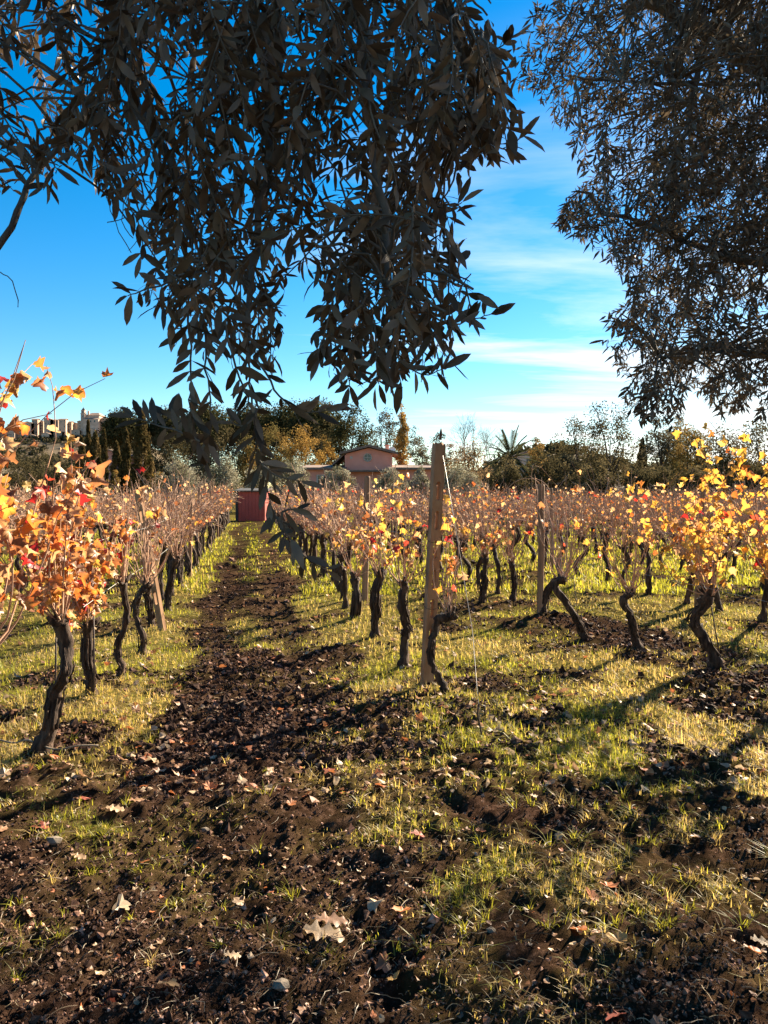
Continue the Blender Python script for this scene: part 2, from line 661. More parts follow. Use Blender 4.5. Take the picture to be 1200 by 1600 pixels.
def rand_rot(n):
    q = rng.normal(0, 1, (n, 4))
    q /= np.linalg.norm(q, axis=1)[:, None]
    w, x, y, z = q.T
    return np.stack([np.stack([1 - 2 * (y * y + z * z), 2 * (x * y - z * w), 2 * (x * z + y * w)], -1),
                     np.stack([2 * (x * y + z * w), 1 - 2 * (x * x + z * z), 2 * (y * z - x * w)], -1),
                     np.stack([2 * (x * z - y * w), 2 * (y * z + x * w), 1 - 2 * (x * x + y * y)], -1)], 1)


def view_points(n, y0, y1, power=1.0, margin=0.35):
    """random ground points inside the view, denser near"""
    u = rng.random(n)
    y = 1 / (1 / y0 + (1 / y1 - 1 / y0) * u ** power)
    x = (rng.random(n) * 2 - 1) * (0.5 * y + margin)
    return x, y


x, y = view_points(110000, 1.9, 9.0, 1.0)
keep = rng.random(len(x)) > grass_mask(x, y) * 1.25
keep &= fbm(x * 2.2, y * 2.2, 88, 2) + rng.normal(0, 0.12, len(x)) > 0.38
x, y = x[keep], y[keep]
nC = len(x)
sz = np.clip(rng.lognormal(math.log(0.0030), 0.55, nC), 0.0013, 0.022) * (0.8 + 0.12 * y)
allV, allF, allK, off = [], [], [], 0
for k in range(8):
    idx = np.arange(k, nC, 8)
    pv = OCT_V * (1 + rng.normal(0, 0.25, (6, 1))) * np.array([1, 1.2, 0.8]) + rng.normal(0, 0.12, (6, 3))
    pos = np.stack([x[idx], y[idx], ground_z(x[idx], y[idx]) + sz[idx] * 0.35], -1)
    v, f = scatter(pv, OCT_F, pos, rand_rot(len(idx)), sz[idx])
    allV.append(v)
    allF.append(f + off)
    off += len(v)
    tone = rng.choice([0.6, 1.0, 2.0, 4.5], len(idx), p=[0.32, 0.33, 0.22, 0.13])
    allK.append(np.repeat(np.stack([tone, tone, tone], -1), 6, 0))
c = obj('soil_crumbs', mesh_np('soil_crumbs', np.vstack(allV), [np.vstack(allF)], np.vstack(allK), [M['clod']], False))
tag(c, 'loose dark soil crumbs covering the dug ground', 'soil', kind='stuff')


# larger clods further along the dug strips
x, y = view_points(70000, 4.5, 22.0, 1.0)
keep = rng.random(len(x)) > grass_mask(x, y) * 1.6
x, y = x[keep], y[keep]
nC = len(x)
sz = np.clip(rng.lognormal(math.log(0.010), 0.5, nC), 0.004, 0.05) * (0.75 + 0.035 * y)
allV, allF, allK, off = [], [], [], 0
for k in range(6):
    idx = np.arange(k, nC, 6)
    pv = OCT_V * (1 + rng.normal(0, 0.25, (6, 1))) * np.array([1, 1.2, 0.8]) + rng.normal(0, 0.12, (6, 3))
    pos = np.stack([x[idx], y[idx], ground_z(x[idx], y[idx]) + sz[idx] * 0.15], -1)
    v, f = scatter(pv, OCT_F, pos, rand_rot(len(idx)), sz[idx])
    allV.append(v)
    allF.append(f + off)
    off += len(v)
    tone = rng.choice([0.6, 1.0, 1.6, 3.0], len(idx), p=[0.35, 0.35, 0.2, 0.10])
    allK.append(np.repeat(np.stack([tone, tone, tone], -1), 6, 0))
c = obj('soil_clods', mesh_np('soil_clods', np.vstack(allV), [np.vstack(allF)], np.vstack(allK), [M['clod']], False))
tag(c, 'rough clods turned up along the path and under the vines', 'soil', kind='stuff')


# ------------------------------------------------------------------ grass (stuff)
def grass_object(name, label, n, y0, y1, hmin, hmax, wid, straw, minmask, bend=0.5, tufts=False, segs=2):
    x, y = view_points(n, y0, y1, 1.0)
    gmk = grass_mask(x, y)
    keep = rng.random(n) < np.clip((gmk - minmask) * 1.25, 0, 1)
    x, y, gmk = x[keep], y[keep], gmk[keep]
    n = len(x)
    # blades gather in tufts
    tx = np.round(x / 0.07) * 0.07 + (hash2(np.round(x / 0.07), np.round(y / 0.07), 5) - 0.5) * 0.06
    ty = np.round(y / 0.07) * 0.07 + (hash2(np.round(x / 0.07), np.round(y / 0.07), 6) - 0.5) * 0.06
    x = tx + (x - tx) * 0.62
    y = ty + (y - ty) * 0.62
    z = ground_z(x, y) - 0.004
    hh = (hmin + (hmax - hmin) * rng.random(n) ** 1.6) * (0.55 + 0.6 * gmk) * (0.7 + 0.6 * hash2(np.round(x / 0.22), np.round(y / 0.22), 8))
    az = rng.random(n) * 2 * math.pi
    lean = np.abs(rng.normal(0, bend * 0.7, n)) + (rng.random(n) < 0.4) * rng.uniform(0.5, 1.7, n)
    dx, dy = np.cos(az), np.sin(az)
    wx, wy = -dy, dx
    w = wid * (0.6 + 0.8 * rng.random(n)) * (0.75 + 0.13 * y)
    st = []
    for s_, wf in ((0, 1.0), (0.55, 0.85), (1.0, 0.08)):
        hz = hh * (s_ - 0.22 * lean * s_ * s_)
        ho = hh * lean * s_ * s_
        cx_, cy_, cz_ = x + dx * ho, y + dy * ho, z + np.maximum(hz, 0.001)
        st.append(np.stack([cx_ - wx * w * wf / 2, cy_ - wy * w * wf / 2, cz_], -1))
        st.append(np.stack([cx_ + wx * w * wf / 2, cy_ + wy * w * wf / 2, cz_], -1))
    Vv = np.stack(st, 1)
    base = np.arange(n)[:, None] * 6
    F = np.concatenate([base + np.array([[0, 1, 3, 2]]), base + np.array([[2, 3, 5, 4]])], 0)
    tone = rng.random(n)[:, None]
    gcl = np.array([0.15, 0.17, 0.022]) * (1 - tone) + np.array([0.35, 0.33, 0.05]) * tone
    scl = np.array([0.42, 0.32, 0.15]) * (0.6 + 0.6 * tone)
    patch = fbm(x * 0.9, y * 0.9, 31, 2)
    iss = (rng.random(n) < straw * (0.4 + 1.5 * smooth(0.4, 0.7, patch)))[:, None]
    col = np.where(iss, scl, gcl)
    col = np.repeat(col, 6, 0)
    o = obj(name, mesh_np(name, Vv.reshape(-1, 3), [F], col, [M['grass']], False))
    return tag(o, label, 'grass', kind='stuff')


grass_object('grass', 'yellow green grass growing in the near strips and lane', 380000, 2.0, 13, 0.012, 0.072, 0.0030, 0.45, 0.13, 1.0)
grass_object('distant_grass', 'bright grass strips running along the far vine rows', 72000, 12, 48, 0.05, 0.15, 0.006, 0.15, 0.15, 0.45)


# single star-shaped tufts on the bare soil, one mass
tx_, ty_ = view_points(420, 2.4, 6.5, 1.0)
pt, at_ = xy2pa(tx_, ty_)
keep = rng.random(420) < np.where((pt > 0.5) & (ty_ > 2.6), 0.95, np.where(pt < -0.6, 0.5, 0.18))
tx_, ty_ = tx_[keep], ty_[keep]
vs, cs_ = [], []
for x0, y0 in zip(tx_, ty_):
    nb = int(rng.integers(9, 24))
    az = rng.random(nb) * 2 * math.pi
    hh = (0.02 + 0.06 * rng.random()) * (0.5 + 0.8 * rng.random(nb))
    ln = 0.3 + 1.4 * rng.random(nb)
    bx_ = x0 + rng.normal(0, 0.012, nb)
    by_ = y0 + rng.normal(0, 0.012, nb)
    bz_ = ground_z(bx_, by_) - 0.003
    dx, dy = np.cos(az), np.sin(az)
    w = 0.0028 * (0.7 + 0.7 * rng.random(nb)) * (0.8 + 0.1 * y0)
    st = []
    for s_, wf in ((0, 1.0), (0.55, 0.85), (1.0, 0.08)):
        cz_ = bz_ + hh * (s_ - 0.25 * ln * s_ * s_)
        ho = hh * ln * s_ ** 1.6
        for sg in (-1, 1):
            st.append(np.stack([bx_ + dx * ho + sg * dy * w * wf / 2, by_ + dy * ho - sg * dx * w * wf / 2, cz_], -1))
    vs.append(np.stack(st, 1).reshape(-1, 3))
    tn = rng.random((nb, 1))
    dry = rng.random() < 0.3
    c_ = (np.array([0.36, 0.27, 0.12]) if dry else np.array([0.22, 0.21, 0.03])) * (0.7 + 0.8 * tn)
    cs_.append(np.repeat(c_, 6, 0))
v = np.vstack(vs)
base = np.arange(len(v) // 6)[:, None] * 6
F = np.concatenate([base + np.array([[0, 1, 3, 2]]), base + np.array([[2, 3, 5, 4]])], 0)
tag(obj('grass_tufts', mesh_np('grass_tufts', v, [F], np.vstack(cs_), [M['grass']])), 'loose star-shaped grass tufts dotting the bare foreground soil', 'grass', kind='stuff')


# ------------------------------------------------------------------ leaf shapes
def vine_leaf_shape(rg, n=20, curl=0.25):
    """palmate five lobed leaf, stalk end at origin, length about 1 along +Y"""
    th = np.linspace(-math.pi * 0.90, math.pi * 0.90, n)
    lobes = [(0, 1.0, 0.42), (0.95, 0.86, 0.36), (-0.95, 0.86, 0.36), (1.95, 0.68, 0.40), (-1.95, 0.68, 0.40)]
    r = np.full(n, 0.56)
    for c_, a_, w_ in lobes:
        r = np.maximum(r, a_ * (1 - 0.42 * np.minimum(1, np.abs(th - c_) / w_) ** 1.3))
    r = r * (1 + rg.normal(0, 0.045, n)) * (1 + 0.05 * (np.arange(n) % 2))
    x = np.sin(th) * r * 0.55
    y = np.cos(th) * r * 0.55 + 0.28
    z = curl * (x * x * 1.6 * rg.choice([-1, 1]) + (y - 0.3) ** 2 * rg.choice([-1, 1]) * 0.9) + rg.normal(0, 0.045, n)
    V = np.vstack([[0, 0.26, 0.02], np.stack([x, y, z], -1), [0, 0.02, 0]])
    k = n + 2
    F = [(0, i + 1, i) for i in range(1, n)] + [(0, 1, n + 1), (0, n + 1, n)]
    return V, np.array(F)


PAL = {
    'orange': [(0.46, 0.15, 0.04), (0.52, 0.22, 0.06), (0.38, 0.11, 0.035)],
    'yellow': [(0.66, 0.43, 0.09), (0.62, 0.38, 0.07), (0.62, 0.48, 0.16)],
    'red': [(0.40, 0.035, 0.03), (0.30, 0.02, 0.025), (0.48, 0.08, 0.05)],
    'brown': [(0.26, 0.11, 0.05), (0.34, 0.17, 0.085), (0.20, 0.085, 0.045)],
    'tan': [(0.58, 0.36, 0.19), (0.50, 0.33, 0.20), (0.62, 0.45, 0.27)],
}
rgl = np.random.default_rng(3)
VL = [vine_leaf_shape(rgl, 20, c_) for c_ in (0.4, 0.9, 1.6, 1.2, 2.1)]
VLs = [vine_leaf_shape(rgl, 10, c_) for c_ in (0.2, 0.6, 1.0)]
LEAF_ME = {}
for pn, cols in PAL.items():
    LEAF_ME[pn] = []
    for i, (lv, lf) in enumerate(VL):
        c0 = np.array(cols[i % 3])
        kk = np.tile(c0, (len(lv), 1)) * (1 + rgl.normal(0, 0.10, (len(lv), 1)))
        if pn in ('yellow', 'orange') and i % 2:
            kk[1:-1:3] = kk[1:-1:3] * 0.55 + np.array((0.35, 0.07, 0.03)) * 0.45
        if pn == 'orange' and i == 2:
            kk[0] = (0.60, 0.36, 0.07)
        LEAF_ME[pn].append(mesh_np('vine_leaf', lv, [lf], np.clip(kk, 0, 1), [M['vine_leaf']], True))


def pick(mix, rg):
    ks = list(mix)
    return ks[rg.choice(len(ks), p=np.array([mix[k] for k in ks]) / sum(mix.values()))]


# ------------------------------------------------------------------ grapevines
def grow_canes(rg, head, n, length, spread, up, droop=0.25):
    """canes from the head of a vine; local Y runs along the row"""
    out = []
    for i in range(n):
        L_ = length * (0.55 + 0.6 * rg.random())
        k = 11
        d = np.array([rg.normal(0, 0.62 * spread), rg.normal(0, 1.0 * spread), up * (0.35 + 0.4 * rg.random())])
        d /= np.linalg.norm(d)
        P = [np.array(head) + rg.normal(0, 0.02, 3)]
        # short arm then shoot turning upward
        for s in range(k - 1):
            f = s / (k - 1)
            d = d + rg.normal(0, 0.13, 3) + np.array([0, 0, 0.24 * up if f < 0.5 else -droop * f * rg.random() * 1.2])
            d /= np.linalg.norm(d)
            P.append(P[-1] + d * L_ / (k - 1))
        out.append(np.array(P))
    return out


def cane_mesh(mb, P, r0=0.0045, r1=0.0013, sides=4, rg=None):
    r = np.linspace(r0, r1, len(P))
    mb.tube(P, r, sides, cap=False)


def leaf_on_canes(rg, canes, n, mix, size, lo=0.15, zmin=0.5):
    """list of (pos, R, size, palette, shape)"""
    res = []
    for i in range(n):
        P = canes[rg.integers(len(canes))]
        t_ = (lo + (1 - lo) * rg.random()) * (len(P) - 1.001)
        i0 = int(t_)
        q = P[i0] + (P[i0 + 1] - P[i0]) * (t_ - i0)
        out = rg.normal(0, 1, 3)
        out[2] *= 0.4
        out /= np.linalg.norm(out)
        q = q + out * (0.02 + 0.05 * rg.random())
        D = out * 0.7 + np.array([0, 0, -0.75]) + rg.normal(0, 0.35, 3)
        N = rg.normal(0, 1, 3) + np.array([0, 0, 0.5])
        Rm = frames(D[None], N[None])[0]
        res.append((q, Rm, size * (0.6 + 0.6 * rg.random()), pick(mix, rg), int(rg.integers(5))))
    return res


def leaf_objects(root, leaves):
    for q, Rm, s, pn, sh in leaves:
        o = bpy.data.objects.new('leaf', LEAF_ME[pn][sh])
        C.objects.link(o)
        o.parent = root
        mm = np.eye(4)
        mm[:3, :3] = Rm * s
        mm[:3, 3] = q
        o.matrix_basis = Matrix(mm.tolist())


def leaf_joined(leaves, mats, small=True, rg=rgl):
    mb = MB()
    for q, Rm, s, pn, sh in leaves:
        lv, lf = VLs[sh % 3] if small else VL[sh]
        cols = PAL[pn]
        mb.add((lv * s) @ Rm.T + q, [lf], np.array(cols[sh % 3]) * (0.8 + 0.4 * rg.random()))
    return mb.mesh('foliage', mats)


def gnarl(P, rg, sub=4, amp=0.010):
    """resample a polyline smoothly and add knots"""
    P = np.asarray(P, float)
    n = len(P)
    tt = np.linspace(0, n - 1, (n - 1) * sub + 1)
    out = []
    for t_ in tt:
        i = min(int(t_), n - 2)
        f = t_ - i
        p0, p1, p2, p3 = P[max(i - 1, 0)], P[i], P[i + 1], P[min(i + 2, n - 1)]
        out.append(0.5 * ((2 * p1) + (-p0 + p2) * f + (2 * p0 - 5 * p1 + 4 * p2 - p3) * f * f + (-p0 + 3 * p1 - 3 * p2 + p3) * f ** 3))
    out = np.array(out)
    out[1:-1] += rg.normal(0, amp, (len(out) - 2, 3)) * np.array([1, 1, 0.3])
    return out


def trunk_mesh(P, r, rg, sides=10, amp=0.006, heads=1):
    P = gnarl(P, rg, 5, amp)
    n = len(P)
    f = np.linspace(0, 1, n)
    rr = r * (1.35 - 0.55 * np.minimum(1, f * 5) * 1.0 + 0.25 * smooth(0.75, 0.98, f)) * (1 + 0.14 * np.sin(f * 17 + rg.random() * 6)) * (1 + rg.normal(0, 0.06, n))
    P = P.copy()
    P[0, 2] -= 0.06
    mb = MB()
    mb.tube(P, rr, sides, wob=0.14, rg=rg)
    # knuckles and spurs on the head
    top = P[-1]
    for i in range(4):
        d = rg.normal(0, 1, 3) * np.array([0.6, 1.0, 0.3]) + np.array([0, 0, 0.55])
        d /= np.linalg.norm(d)
        Q = np.array([top, top + d * 0.05, top + d * 0.09 + np.array([0, 0, 0.025])])
        mb.tube(Q, [r * 0.85, r * 0.6, r * 0.3], 7, wob=0.1, rg=rg)
    # flaking strips of bark
    for i in range(15 if sides > 8 else 5):
        k0 = int(rg.integers(1, max(2, n - 7)))
        seg = P[k0:k0 + 6]
        a_ = rg.random() * 6.28
        offv = np.array([math.cos(a_), math.sin(a_), 0]) * r * (0.85 + 0.3 * rg.random())
        mb.tube(seg + offv, np.linspace(r * 0.22, r * 0.08, len(seg)), 4, wob=0.2, rg=rg)
    return mb.mesh('trunk', [M['bark']], True)


ORG = dict(orange=4.5, yellow=1.2, red=0.7, brown=2.2, tan=2.6)
YEL = dict(yellow=7, orange=1.0, red=0.25, tan=1.8)
MIXD = dict(yellow=5, orange=1.5, red=0.8, tan=2.2, brown=1.2)
FARM = dict(orange=2.0, brown=3.0, tan=3.2, red=0.25, yellow=0.9)
# (trunk polyline in the photo, radius px, leaves, colours, canes, cane length, label)
NEAR = [
    ([(66, 1187), (78, 1130), (88, 1080), (103, 1050), (104, 1010), (96, 972)], 13.5, 300, ORG, 22, 1.2,
     'thick twisted grapevine with orange leaves, nearest trunk left of the path'),
    ([(143, 1106), (143, 1060), (136, 1015), (138, 975)], 10.5, 200, ORG, 18, 1.0,
     'upright grapevine tied to a thin rod, second trunk left of the path'),
    ([(186, 1075), (192, 1045), (182, 1012), (196, 978), (196, 940), (192, 912)], 6.5, 30, ORG, 16, 0.95,
     'slim kinked grapevine, third trunk left of the path'),
    ([(224, 1030), (222, 995), (212, 962), (216, 934), (226, 918)], 6.5, 22, FARM, 26, 1.15,
     'wavy grapevine trunk just before the leaning slotted post'),
    ([(238, 985), (235, 960), (231, 930), (236, 905)], 6, 14, FARM, 26, 1.15,
     'dark grapevine trunk directly behind the leaning slotted post'),
    ([(262, 962), (262, 930), (268, 893), (276, 872)], 6, 12, FARM, 28, 1.15,
     'nearly leafless grapevine first behind the leaning slotted post'),
    ([(697, 1095), (690, 1066), (676, 1042), (671, 1012), (680, 990), (684, 968), (702, 964)], 7.2, 20, MIXD, 9, 0.95,
     'S-shaped grapevine bending round the tall slotted post'),
    ([(629, 1050), (632, 1005), (635, 975), (627, 942), (632, 915)], 8.5, 44, MIXD, 16, 1.1,
     'knobbly grapevine with yellow leaves just left of the tall slotted post'),
    ([(585, 1005), (586, 965), (588, 930), (593, 898)], 8.5, 44, MIXD, 16, 1.1,
     'straight dark grapevine second behind the tall slotted post'),
    ([(554, 972), (557, 935), (555, 905)], 8, 38, MIXD, 16, 1.1,
     'stubby dark grapevine third behind the tall slotted post'),
    ([(1120, 1053), (1113, 1022), (1096, 990), (1083, 972), (1099, 946), (1106, 930)], 10.5, 230, YEL, 20, 1.25,
     'zigzag grapevine with dense yellow leaves at the right of the grass lane'),
    ([(997, 1026), (991, 990), (984, 962), (974, 938), (986, 928)], 7.5, 22, YEL, 18, 1.2,
     'crooked grapevine with few yellow leaves beside dug soil'),
    ([(913, 1004), (905, 975), (887, 945), (867, 915), (880, 906)], 7.0, 9, FARM, 18, 1.3,
     'strongly leaning bare grapevine right of the round wooden post'),
    ([(848, 967), (852, 935), (860, 914), (874, 905)], 6.5, 6, FARM, 14, 1.1,
     'bare grapevine curving away from the round wooden post'),
    ([(801, 945), (804, 905), (800, 880)], 5, 26, FARM, 18, 1.1,
     'thin grapevine just left of the round wooden post'),
    ([(752, 947), (757, 905), (758, 872)], 5.5, 20, MIXD, 18, 1.1,
     'grapevine second left of the round wooden post, red leaves on it'),
]
near_a = {}
vrg = np.random.default_rng(21)
for poly, rpx, nl, mix, nc, cl, label in NEAR:
    bx, by = poly[0]
    d = gdist(by)
    base = unproj(bx, by, d)
    base[2] = float(ground_z(base[0], base[1]))
    pts = np.array([unproj(q[0], q[1], d + (0 if i == 0 else vrg.normal(0, 0.02))) for i, q in enumerate(poly)])
    pts[0] = base
    # into the vine's own frame (rotated with the row)
    loc = pts - base
    Rinv = np.array([[RC, RS, 0], [-RS, RC, 0], [0, 0, 1]])
    loc = loc @ Rinv.T
    root = thing('grapevine', label, 'grapevine', tuple(base), ROW_T)
    part('trunk', trunk_mesh(loc, rpx / 1200 * d * 0.88, vrg), root)
    head = loc[-1]
    canes = grow_canes(vrg, head, nc, cl, 0.8 if nl > 100 else 0.62, 1.0)
    if 'trunk left of the path' in label:
        # the wind-side canes of the first vines were tucked back toward their row
        for P in canes:
            dxr = P[:, 0] - head[0]
            P[:, 0] = head[0] + np.where(dxr > 0, dxr * 0.3, dxr)
    for P in canes:
        mb = MB()
        cane_mesh(mb, P, 0.0058, 0.0017, 5)
        # a side shoot or two
        for s in range(int(vrg.integers(0, 3))):
            i0 = int(vrg.integers(3, 9))
            dd = vrg.normal(0, 1, 3)
            dd /= np.linalg.norm(dd)
            Q = np.array([P[i0], P[i0] + dd * 0.05, P[i0] + dd * 0.11 + vrg.normal(0, 0.02, 3)])
            mb.tube(Q, [0.0022, 0.0017, 0.0009], 4, cap=False)
        part('cane', mb.mesh('cane', [M['cane']], True), root)
    leaf_objects(root, leaf_on_canes(vrg, canes, min(300, int(nl * 1.25)), mix, 0.088, 0.2 if nl > 80 else 0.28))
    p_, a_ = xy2pa(base[0], base[1])
    rowi = min((-1.14, 1.35, 3.75), key=lambda q: abs(q - p_))
    near_a[rowi] = max(near_a.get(rowi, 0), a_)

# vines whose trunk stands outside the picture but whose leaves reach in
for (p_, a_, nl, mix, label) in [(-1.25, 3.75, 290, ORG, 'orange leaves of the grapevine at the left edge'),
                                 (3.85, 4.9, 190, YEL, 'tall dense yellow leaves of the grapevine at the right edge')]:
    x_, y_ = pa2xy(p_, a_)
    base = np.array([x_, y_, float(ground_z(x_, y_))])
    root = thing('grapevine', label, 'grapevine', tuple(base), ROW_T)
    pts = np.array([(0, 0, 0), (0.03, 0.05, 0.3), (-0.03, 0.02, 0.55), (0, 0.05, 0.78)])
    part('trunk', trunk_mesh(pts, 0.045, vrg), root)
    canes = grow_canes(vrg, pts[-1], 24, 1.6 if p_ < 0 else 1.35, 0.7, 1.3 if p_ < 0 else 1.0)
    for P in canes:
        mb = MB()
        cane_mesh(mb, P, 0.0058, 0.0017, 5)
        part('cane', mb.mesh('cane', [M['cane']], True), root)
    leaf_objects(root, leaf_on_canes(vrg, canes, min(300, int(nl * 1.25)), mix, 0.092, 0.25))

# prototypes for the rest of the rows
PROTO = []
for k in range(10):
    rg = np.random.default_rng(100 + k)
    hgt = 0.62 + 0.16 * rg.random()
    pts = np.array([(0, 0, 0), (rg.normal(0, .035), rg.normal(0, .06), hgt * 0.35), (rg.normal(0, .04), rg.normal(0, .09), hgt * 0.7), (rg.normal(0, .04), rg.normal(0, .11), hgt)])
    tm = trunk_mesh(pts, 0.037 + 0.014 * rg.random(), rg, 7)
    canes = grow_canes(rg, pts[-1], 30, 1.12, 1.0, 1.0, 0.45)
    mb = MB()
    for P in canes:
        cane_mesh(mb, P[::2], 0.0070, 0.0032, 3)
        i0 = int(rg.integers(3, 8))
        dd = rg.normal(0, 1, 3)
        dd /= np.linalg.norm(dd)
        mb.tube(np.array([P[i0], P[i0] + dd * 0.1, P[i0] + dd * 0.2 + rg.normal(0, 0.04, 3)]), [0.003, 0.0025, 0.0015], 3, cap=False)
    cm = mb.mesh('cane_tangle', [M['cane']])
    lv = leaf_on_canes(rg, canes, 13 if k < 5 else 40, FARM if k != 3 else MIXD, 0.085, 0.15)
    lm = leaf_joined(lv, [M['vine_leaf']], True, rg)
    PROTO.append((tm, cm, lm, lv, canes, pts))

ROWS = [round(-1.14 - 2.45 * k, 3) for k in range(9, 0, -1)] + [-1.14, 1.35, 3.75] + [round(3.75 + 2.45 * k, 3) for k in range(1, 15)]
ROW_END = 43.5
cand = []
rr_ = np.random.default_rng(8)
for ri, p_ in enumerate(ROWS):
    a_ = near_a.get(p_, 2.2) + 0.85
    if p_ not in near_a:
        a_ = 3.0 + rr_.random() * 0.6
    while a_ < ROW_END:
        pj = p_ + rr_.normal(0, 0.05)
        x_, y_ = pa2xy(pj, a_)
        if y_ > 3 and abs(x_) < 0.5 * y_ + 0.55 and not (p_ > 4 and a_ < 5.5) and not (p_ < -2 and a_ < 4.2):
            cand.append((y_, x_, p_, a_))
        a_ += 0.86 + rr_.normal(0, 0.05)
cand.sort()
ORD = ['first', 'second', 'third', 'fourth', 'fifth', 'sixth', 'seventh', 'eighth', 'ninth', 'tenth', 'eleventh', 'twelfth', 'thirteenth', 'fourteenth', 'fifteenth', 'sixteenth', 'seventeenth']


def row_name(p_):
    if p_ < 0:
        return ORD[round((-1.14 - p_) / 2.45)] + ' vine row left of the path'
    if p_ < 2:
        return 'first vine row right of the path'
    return ORD[1 + round((p_ - 3.75) / 2.45)] + ' vine row right of the path'


n_near = 280
ORDS = ORD + ['eighteenth', 'nineteenth', 'twentieth', 'twenty-first', 'twenty-second', 'twenty-third', 'twenty-fourth', 'twenty-fifth']
count = {-1.14: 6, 1.35: 4, 3.75: 6}
for i, (y_, x_, p_, a_) in enumerate(cand[:n_near]):
    k = int(rr_.integers(10))
    if y_ > 18:
        k = 5 + k % 5
    elif p_ <= -1.14:
        k = k % 5
    tm, cm, lm, lv, _, _ = PROTO[k]
    z_ = float(ground_z(x_, y_))
    rn = row_name(p_)
    nth = count[p_] = count.get(p_, 0) + 1
    if y_ < 18:
        lab = ORDS[nth - 1] + ' grapevine from the near end of the ' + rn
    else:
        lab = 'small distant grapevine in the ' + rn
    flip = math.pi if rr_.random() < 0.5 else 0
    root = thing('grapevine', lab, 'grapevine', (x_, y_, z_), ROW_T + flip + rr_.normal(0, 0.15), ('nearer' if y_ < 11.5 else 'mid-distance' if y_ < 18 else 'distant') + ' grapevines, ' + rn)
    s_ = 0.92 + 0.2 * rr_.random()
    root.scale = (s_, s_, s_)
    part('trunk', tm, root)
    part('cane_tangle', cm, root, 'stuff')
    if y_ < 10.5:
        leaf_objects(root, lv)
    else:
        part('foliage', lm, root, 'stuff')

# the vines beyond, too small to pick apart: one mass
mbt, mbc, lfs = MB(), MB(), []
for (y_, x_, p_, a_) in cand[n_near:]:
    k = int(rr_.integers(10))
    _, _, _, lv, canes, pts = PROTO[k]
    ca, sa = (RC, RS) if rr_.random() < 0.5 else (-RC, -RS)
    Rz = np.array([[ca, -sa, 0], [sa, ca, 0], [0, 0, 1]])
    s_ = 0.92 + 0.22 * rr_.random()
    o_ = np.array([x_, y_, float(ground_z(x_, y_))])
    mbt.tube((pts * s_) @ Rz.T + o_, 0.045, 5)
    for P in canes[:16]:
        mbc.tube((P[::3] * s_) @ Rz.T + o_, [0.008, 0.007, 0.006, 0.004][:len(P[::3])], 3, cap=False)
    for (q, Rm, s, pn, sh) in lv[:34]:
        lfs.append(((q * s_) @ Rz.T + o_, Rz @ Rm, s * 1.15, pn, sh))
root = thing('distant_vines', 'mass of small brown and orange vines at the far end of the vineyard', 'vines')
root['kind'] = 'stuff'
part('trunks', mbt.mesh('trunks', [M['bark']]), root, 'stuff')
part('canes', mbc.mesh('canes', [M['cane']]), root, 'stuff')
# leaves of the mass as four-cornered faces
q = np.array([l[0] for l in lfs])
Rm = np.array([l[1] for l in lfs])
S = np.array([l[2] for l in lfs])
pv = np.array([(0, 0, 0), (0.42, 0.5, 0.06), (0, 1.0, 0), (-0.42, 0.5, 0.06)])
v, f = scatter(pv, np.array([[0, 1, 2, 3]]), q, Rm, S)
kc = np.array([np.array(PAL[l[3]][l[4] % 3]) for l in lfs])
part('foliage', mesh_np('foliage', v, [f], np.repeat(kc, 4, 0), [M['vine_leaf']]), root, 'stuff')


